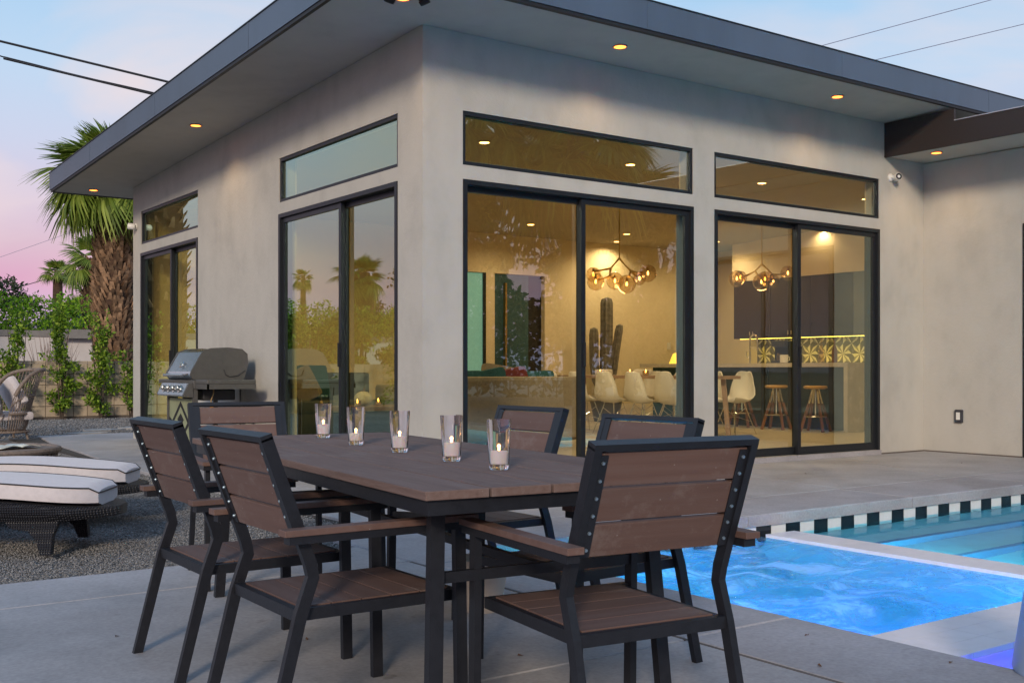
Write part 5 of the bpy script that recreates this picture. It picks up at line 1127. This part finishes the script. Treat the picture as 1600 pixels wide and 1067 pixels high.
def palm(x, y, zb, ztop, tr, fs, nf, lb, boots=0, dead=8, grp='fan palms around the garden', lean=0, low=42):
    o = thing('fan_palm', lb, 'palm tree', (x,y,zb), random.uniform(0,6.28), grp); H_ = ztop-zb; m = MB(); n = 16; rows = []
    for i in range(13):
        t_ = i/12; rr_ = tr*(.78+.30*math.sin(min(1,t_*1.25)*math.pi*.78))*(1 if t_ < .9 else 1-(t_-.9)*3.5); rows.append([Vector((rr_*math.cos(2*math.pi*k/n)*(1+.05*math.sin(3*k+i))+lean*t_, rr_*math.sin(2*math.pi*k/n), H_*t_)) for k in range(n)]+[])
        rows[-1].append(rows[-1][0])
    m.grid(rows); m.build('trunk', M['trunk'], o, smooth=True)
    if boots:
        vs, fs_ = [], []; 
        for k in range(boots):
            t_ = (k/boots)**.92*.95+.04; a = k*2.39996+random.uniform(-.2,.2); rr_ = tr*(.80+.30*math.sin(min(1,t_*1.25)*math.pi*.78)); z = H_*t_; L_ = random.uniform(.15,.30); w_ = random.uniform(.04,.075); out = random.uniform(.06,.17)
            c_, s_ = math.cos(a), math.sin(a); R3 = lambda r_,y_,zz: (r_*c_-y_*s_, r_*s_+y_*c_, zz); b0 = len(vs); tw_ = random.uniform(-.03,.03)
            vs += [R3(rr_-.02,-w_*1.3,z), R3(rr_-.02,w_*1.3,z), R3(rr_+out*.6,w_*.8+tw_,z+L_*.55), R3(rr_+out*.6,-w_*.8+tw_,z+L_*.55), R3(rr_+out,w_*.5+tw_,z+L_), R3(rr_+out,-w_*.5+tw_,z+L_), R3(rr_+out-.03,0+tw_,z+L_*.96), R3(rr_-.02,0,z+L_*.4)]
            fs_ += [(b0,b0+1,b0+2,b0+3),(b0+3,b0+2,b0+4,b0+5),(b0+5,b0+4,b0+6),(b0,b0+3,b0+7),(b0+1,b0+7,b0+2),(b0+3,b0+5,b0+6,b0+7),(b0+2,b0+7,b0+6,b0+4)]
        m = MB(); m.add(vs, fs_); stuff(m.build('leaf_bases', M['boot'], o))
    top = Vector((lean,0,H_-.1))
    for k in range(nf):
        t_ = k/(nf-1); az = k*2.39996+random.uniform(-.25,.25); el = 82-(low+82)*t_**.8+random.uniform(-8,8); s_ = fs*random.uniform(.85,1.12)*(.75+.35*min(1,t_*3))
        f = place('frond', FR[3 if t_ < .2 else (0 if t_ < .45 else (1 if t_ < .75 else 2))], o, top+Vector((0,0,-.35*t_*fs)), Euler((R(random.uniform(-25,25)),-R(el),az),'XYZ'), scale=(s_,s_,s_))
    for k in range(dead):
        az = k*2.39996; s_ = fs*random.uniform(.7,1.0); place('frond', FRD[k%2], o, top+Vector((0,0,-.45*fs)), Euler((R(random.uniform(-30,30)),-R(-62+random.uniform(-14,6)),az),'XYZ'), scale=(s_,s_,s_))
    return o
palm(3.0,20.6,-.1,6.15,.43,.90,66,'large fan palm with rough shaggy trunk beside the far house corner',boots=1100,dead=4,low=34)
palm(6.80,37.0,-.1,5.5,.42,.75,20,'fan palm with slim brown trunk just left of the large one',boots=350,dead=2,low=25)
palm(7.06,44.1,-.1,5.55,.22,.40,24,'small distant fan palm standing clear against the pink sky',dead=0,low=15)
palm(7.6,42.6,-.1,3.3,.4,.85,26,'squat dark green fan palm above the hedge between two trunks',dead=0)
palm(8.2,41.0,-.1,3.6,.4,1.2,18,'fan palm half hidden behind the large shaggy trunk',dead=3)
# those seen in the left wall glass
palm(-12.6,25.4,-.1,4.4,.42,.48,26,'fan palm mirrored large in the left wall glass door',dead=4); palm(-14.0,33.0,-.1,4.9,.12,.26,18,'thin fan palm mirrored small in the left wall glass door',dead=0)
palm(-4.4,22.0,-.1,8.4,.55,1.3,30,'thick fan palm mirrored in the far small glass door, left trunk',dead=0,low=5,boots=250); palm(-3.9,19.6,-.1,8.2,.45,1.3,30,'thick fan palm mirrored in the far small glass door, right trunk',dead=0,low=5,boots=250)
# those mirrored in the front glass
for i,(x,y,z,f_) in enumerate(((14.0,-21.0,9.4,1.5),(17.2,-19.0,8.6,1.5),(20.5,-22.5,10.2,1.5),(27.5,-20.0,5.6,1.3),(31.0,-24.0,6.2,1.3),(10.5,-23,8.8,1.4),(24.5,-25,8.0,1.3))):
    palm(x,y,-.1,z,.34,f_,30,'tall fan palm across the pool, mirrored in front glass, '+['left','centre','tallest','lowest','far right','far left','in the rear'][i],dead=10)

def tree(x, y, zb, h, w, lb, mt, n, size, name='tree', cat='tree', grp=None, trunk=.16, low=.25):
    o = thing(name, lb, cat, (x,y,zb), 0, grp); cs, rs, ends = [], [], []; rg = random.Random(int(x*13+y*7))
    for k in range(16):
        a = rg.uniform(0,6.28); q_ = rg.uniform(0,1)**.6; z = h*(low+(1-low)*rg.uniform(.1,.92)); pr_ = math.sin(math.pi*min(1,max(.12,(z/h-low)/(1-low)+.12)))**.6
        c_ = (w*.5*q_*math.cos(a)*pr_, w*.5*q_*math.sin(a)*pr_, z); cs.append(c_); rs.append((w*.20*rg.uniform(.6,1.25), w*.20*rg.uniform(.6,1.25), h*.115*rg.uniform(.6,1.25))); ends.append(c_)
    leafobj('crown', n, clumped(cs, rs, .5), size, mt, o, aspect=.5)
    m = MB(); m.tube([(0,0,0),(.05,0,h*.2),(0,.05,h*.45),(.05,0,h*.75)],[trunk,trunk*.8,trunk*.5,trunk*.15],9)
    for e in ends: m.tube([(.02,.02,h*rg.uniform(.15,.4)),(e[0]*.55,e[1]*.55,e[2]*.75),e],[trunk*.35,trunk*.2,.01],5)
    m.build('trunk', M['wood'], o, smooth=True); return o
tree(2.6,38.5,-.1,4.9,5.2,'dull olive tree rising above the hedge at the far left',M['treeleaf'],9000,.20)
tree(6.0,41.5,-.1,3.4,3.0,'low thin tree right of the olive tree behind the hedge',M['treeleaf'],2200,.16)
tree(13.5,40,-.1,4.2,5,'dark tree hidden behind the far house corner',M['treeleaf'],3000,.22)
for i,(x,y,h,w) in enumerate(((-16.5,27,5.4,4.5),(-20,24,5.6,5.5),(-9.5,19.5,2.8,2.6),(-7.7,20.5,2.7,2.8),(-11.5,19,2.9,3),(-17,33,4.4,4),(-14.5,17.5,3.4,3.4))):
    tree(x,y,-.1,h,w,'leafy tree west of the house, mirrored in left glass, '+['behind the palm','broadest','second lowest','lowest','between low ones','farthest','nearest the lawn'][i],M['climber'] if i in (2,3,4,6) else M['treeleaf'],4200,.15)
for i,(x,y,h,w) in enumerate(((9,-20,7.4,6),(12.5,-19,6.6,5.0),(15.5,-23,8.4,5.5),(19.0,-18.5,6.6,5.5),(22.5,-21,7.6,6.5),(26,-24,5.4,6.5),(30,-20,4.6,6),(34.5,-25,5.2,7),(5.5,-23,8.2,7),(39,-22,5,6))):
    tree(x,y,-.1,h,w,'dark evergreen across the pool, mirrored in front glass, '+['first','second','tallest','fourth','fifth','low by the palms','lowest','broad low one','near the left edge','last at the right'][i],M['darkleaf'],5200,.30,low=.05,trunk=.25)
hedge('tall dark hedge on the far side of the pool garden', -6, 46, -27.5, 0, 3.4, 1.5, 9000, .35, M['darkleaf'])
# spiky desert plants beyond the pool, mirrored low in the front door
for i,(x,y) in enumerate(((7.2,-9.9+(-6)),(8.9,-15.2),(10.4,-16.4))):
    o = thing('yucca', 'spiky grey-green yucca across the pool, '+['left one','middle one','right one'][i]+' mirrored low in the front door', 'plant', (x,y,-.1), 0, 'yuccas across the pool'); m = MB()
    for k in range(70):
        a = random.uniform(0,6.28); el = R(random.uniform(5,85)); L_ = random.uniform(.6,.95); d = Vector((math.cos(a)*math.cos(el),math.sin(a)*math.cos(el),math.sin(el))); s_ = d.cross(Vector((0,0,1))).normalized()*.022; b0 = Vector((0,0,.25)); m.add([b0-s_,b0+s_,b0+d*L_*.6+s_*.8,b0+d*L_,b0+d*L_*.6-s_*.8], [(0,1,2,4),(4,2,3)])
    m.build('leaves', M['treeleaf'], o); m = MB(); m.tube([(0,0,0),(0,0,.35)], .07, 8); m.build('stem', M['wood'], o)

# ================================================================== WIRES
def wire(a, b_, r_, sag, lb, mt, dbl=False):
    a, b_ = Vector(a), Vector(b_); n = 24; pts = [a.lerp(b_, k/n)+Vector((0,0,-sag*4*(k/n)*(1-k/n))) for k in range(n+1)]
    m = MB(); m.tube(pts, r_, 6)
    if dbl: m.tube([p+Vector((.02*math.sin(k*1.2),.0,.03+.012*math.cos(k*1.3))) for k,p in enumerate(pts)], r_*.6, 6)
    tag(m.build('power_line', mt), lb, 'wire', 'overhead power lines')
def ext(p, q_, k0, k1): p, q_ = Vector(p), Vector(q_); return p+(q_-p)*k0, p+(q_-p)*k1
wire(*ext((.88,23.94,10.03),(4.66,21.22,8.90),-2.5,4), .034, 0.0, 'thick dark power line crossing the upper left sky, the higher one', M['wire'])
wire(*ext((.2,19.51,8.4),(3.04,17.46,7.56),-.02,5), .026, 0.0, 'thick dark bundled power line crossing the upper left sky, the lower one', M['wire'], True)
wire((-4,17.8,8.75),(.15,19.55,8.45), .016, .02, 'thin dark line joining the lower bundled power line at the left edge', M['wire'])
wire(*ext((27.27,17.31,12.84),(32.41,13.63,14.55),-1,3), .014, 0, 'thin pale wire in the upper right sky, the higher one', M['thinwire']); wire(*ext((28.89,16.15,12.33),(33.37,12.94,13.66),-1,3), .014, 0, 'thin pale wire in the upper right sky, the lower one', M['thinwire'])
d0 = lambda x_,y_,t_: Vector((-5.18,-8.63,1.02))+Vector(((x_-800)/1707*.8126+.5828, -(x_-800)/1707*.5828+.8126, -(y_-577.5)/1707))*t_
wire(*ext(d0(36,447,60),d0(128,419,60),-1.5,3), .022, 0, 'thin dark wire low over the hedge behind the small palm', M['wire']); wire(*ext(d0(0,402,60),d0(80,374,60),-1,2.5), .010, 0, 'very faint wire in the pink sky left of the large palm', M['thinwire'])

# a few fallen bits on the concrete
for i,(x,y,lb) in enumerate(((-1.62,-5.72,'beside the pool edge right of the nearest chair'),(-1.95,-6.05,'on the joint strip behind the nearest chair'),(-2.75,-5.3,'under the nearest chair'),(-3.9,-4.1,'left of the far left chair'),(-4.35,-4.05,'on the open concrete at far left'),
        (-1.52,-6.3,'close to the foot of the pale planter'),(-3.3,-4.6,'under the table centre'),(3.9,-1.2,'on the deck before the right door'),(6.4,-1.4,'on the deck near the outlet wall'))):
    m = MB(); m.add([(-.012,0,0),(0,-.006,.003),(.014,0,.001),(0,.007,.004)], [(0,1,2,3)]); m.add([(0,-.006,.003),(.014,0,.001),(.01,-.004,.008)], [(0,1,2)]); tag(m.build('dry_leaf', mat('leaf_litter_%d' % i, (.12,.06,.03), .9), loc=(x,y,PZ+.002), rot=(0,0,i*1.3)), 'tiny dry brown leaf on the concrete '+lb, 'leaf', 'fallen leaves on the concrete')
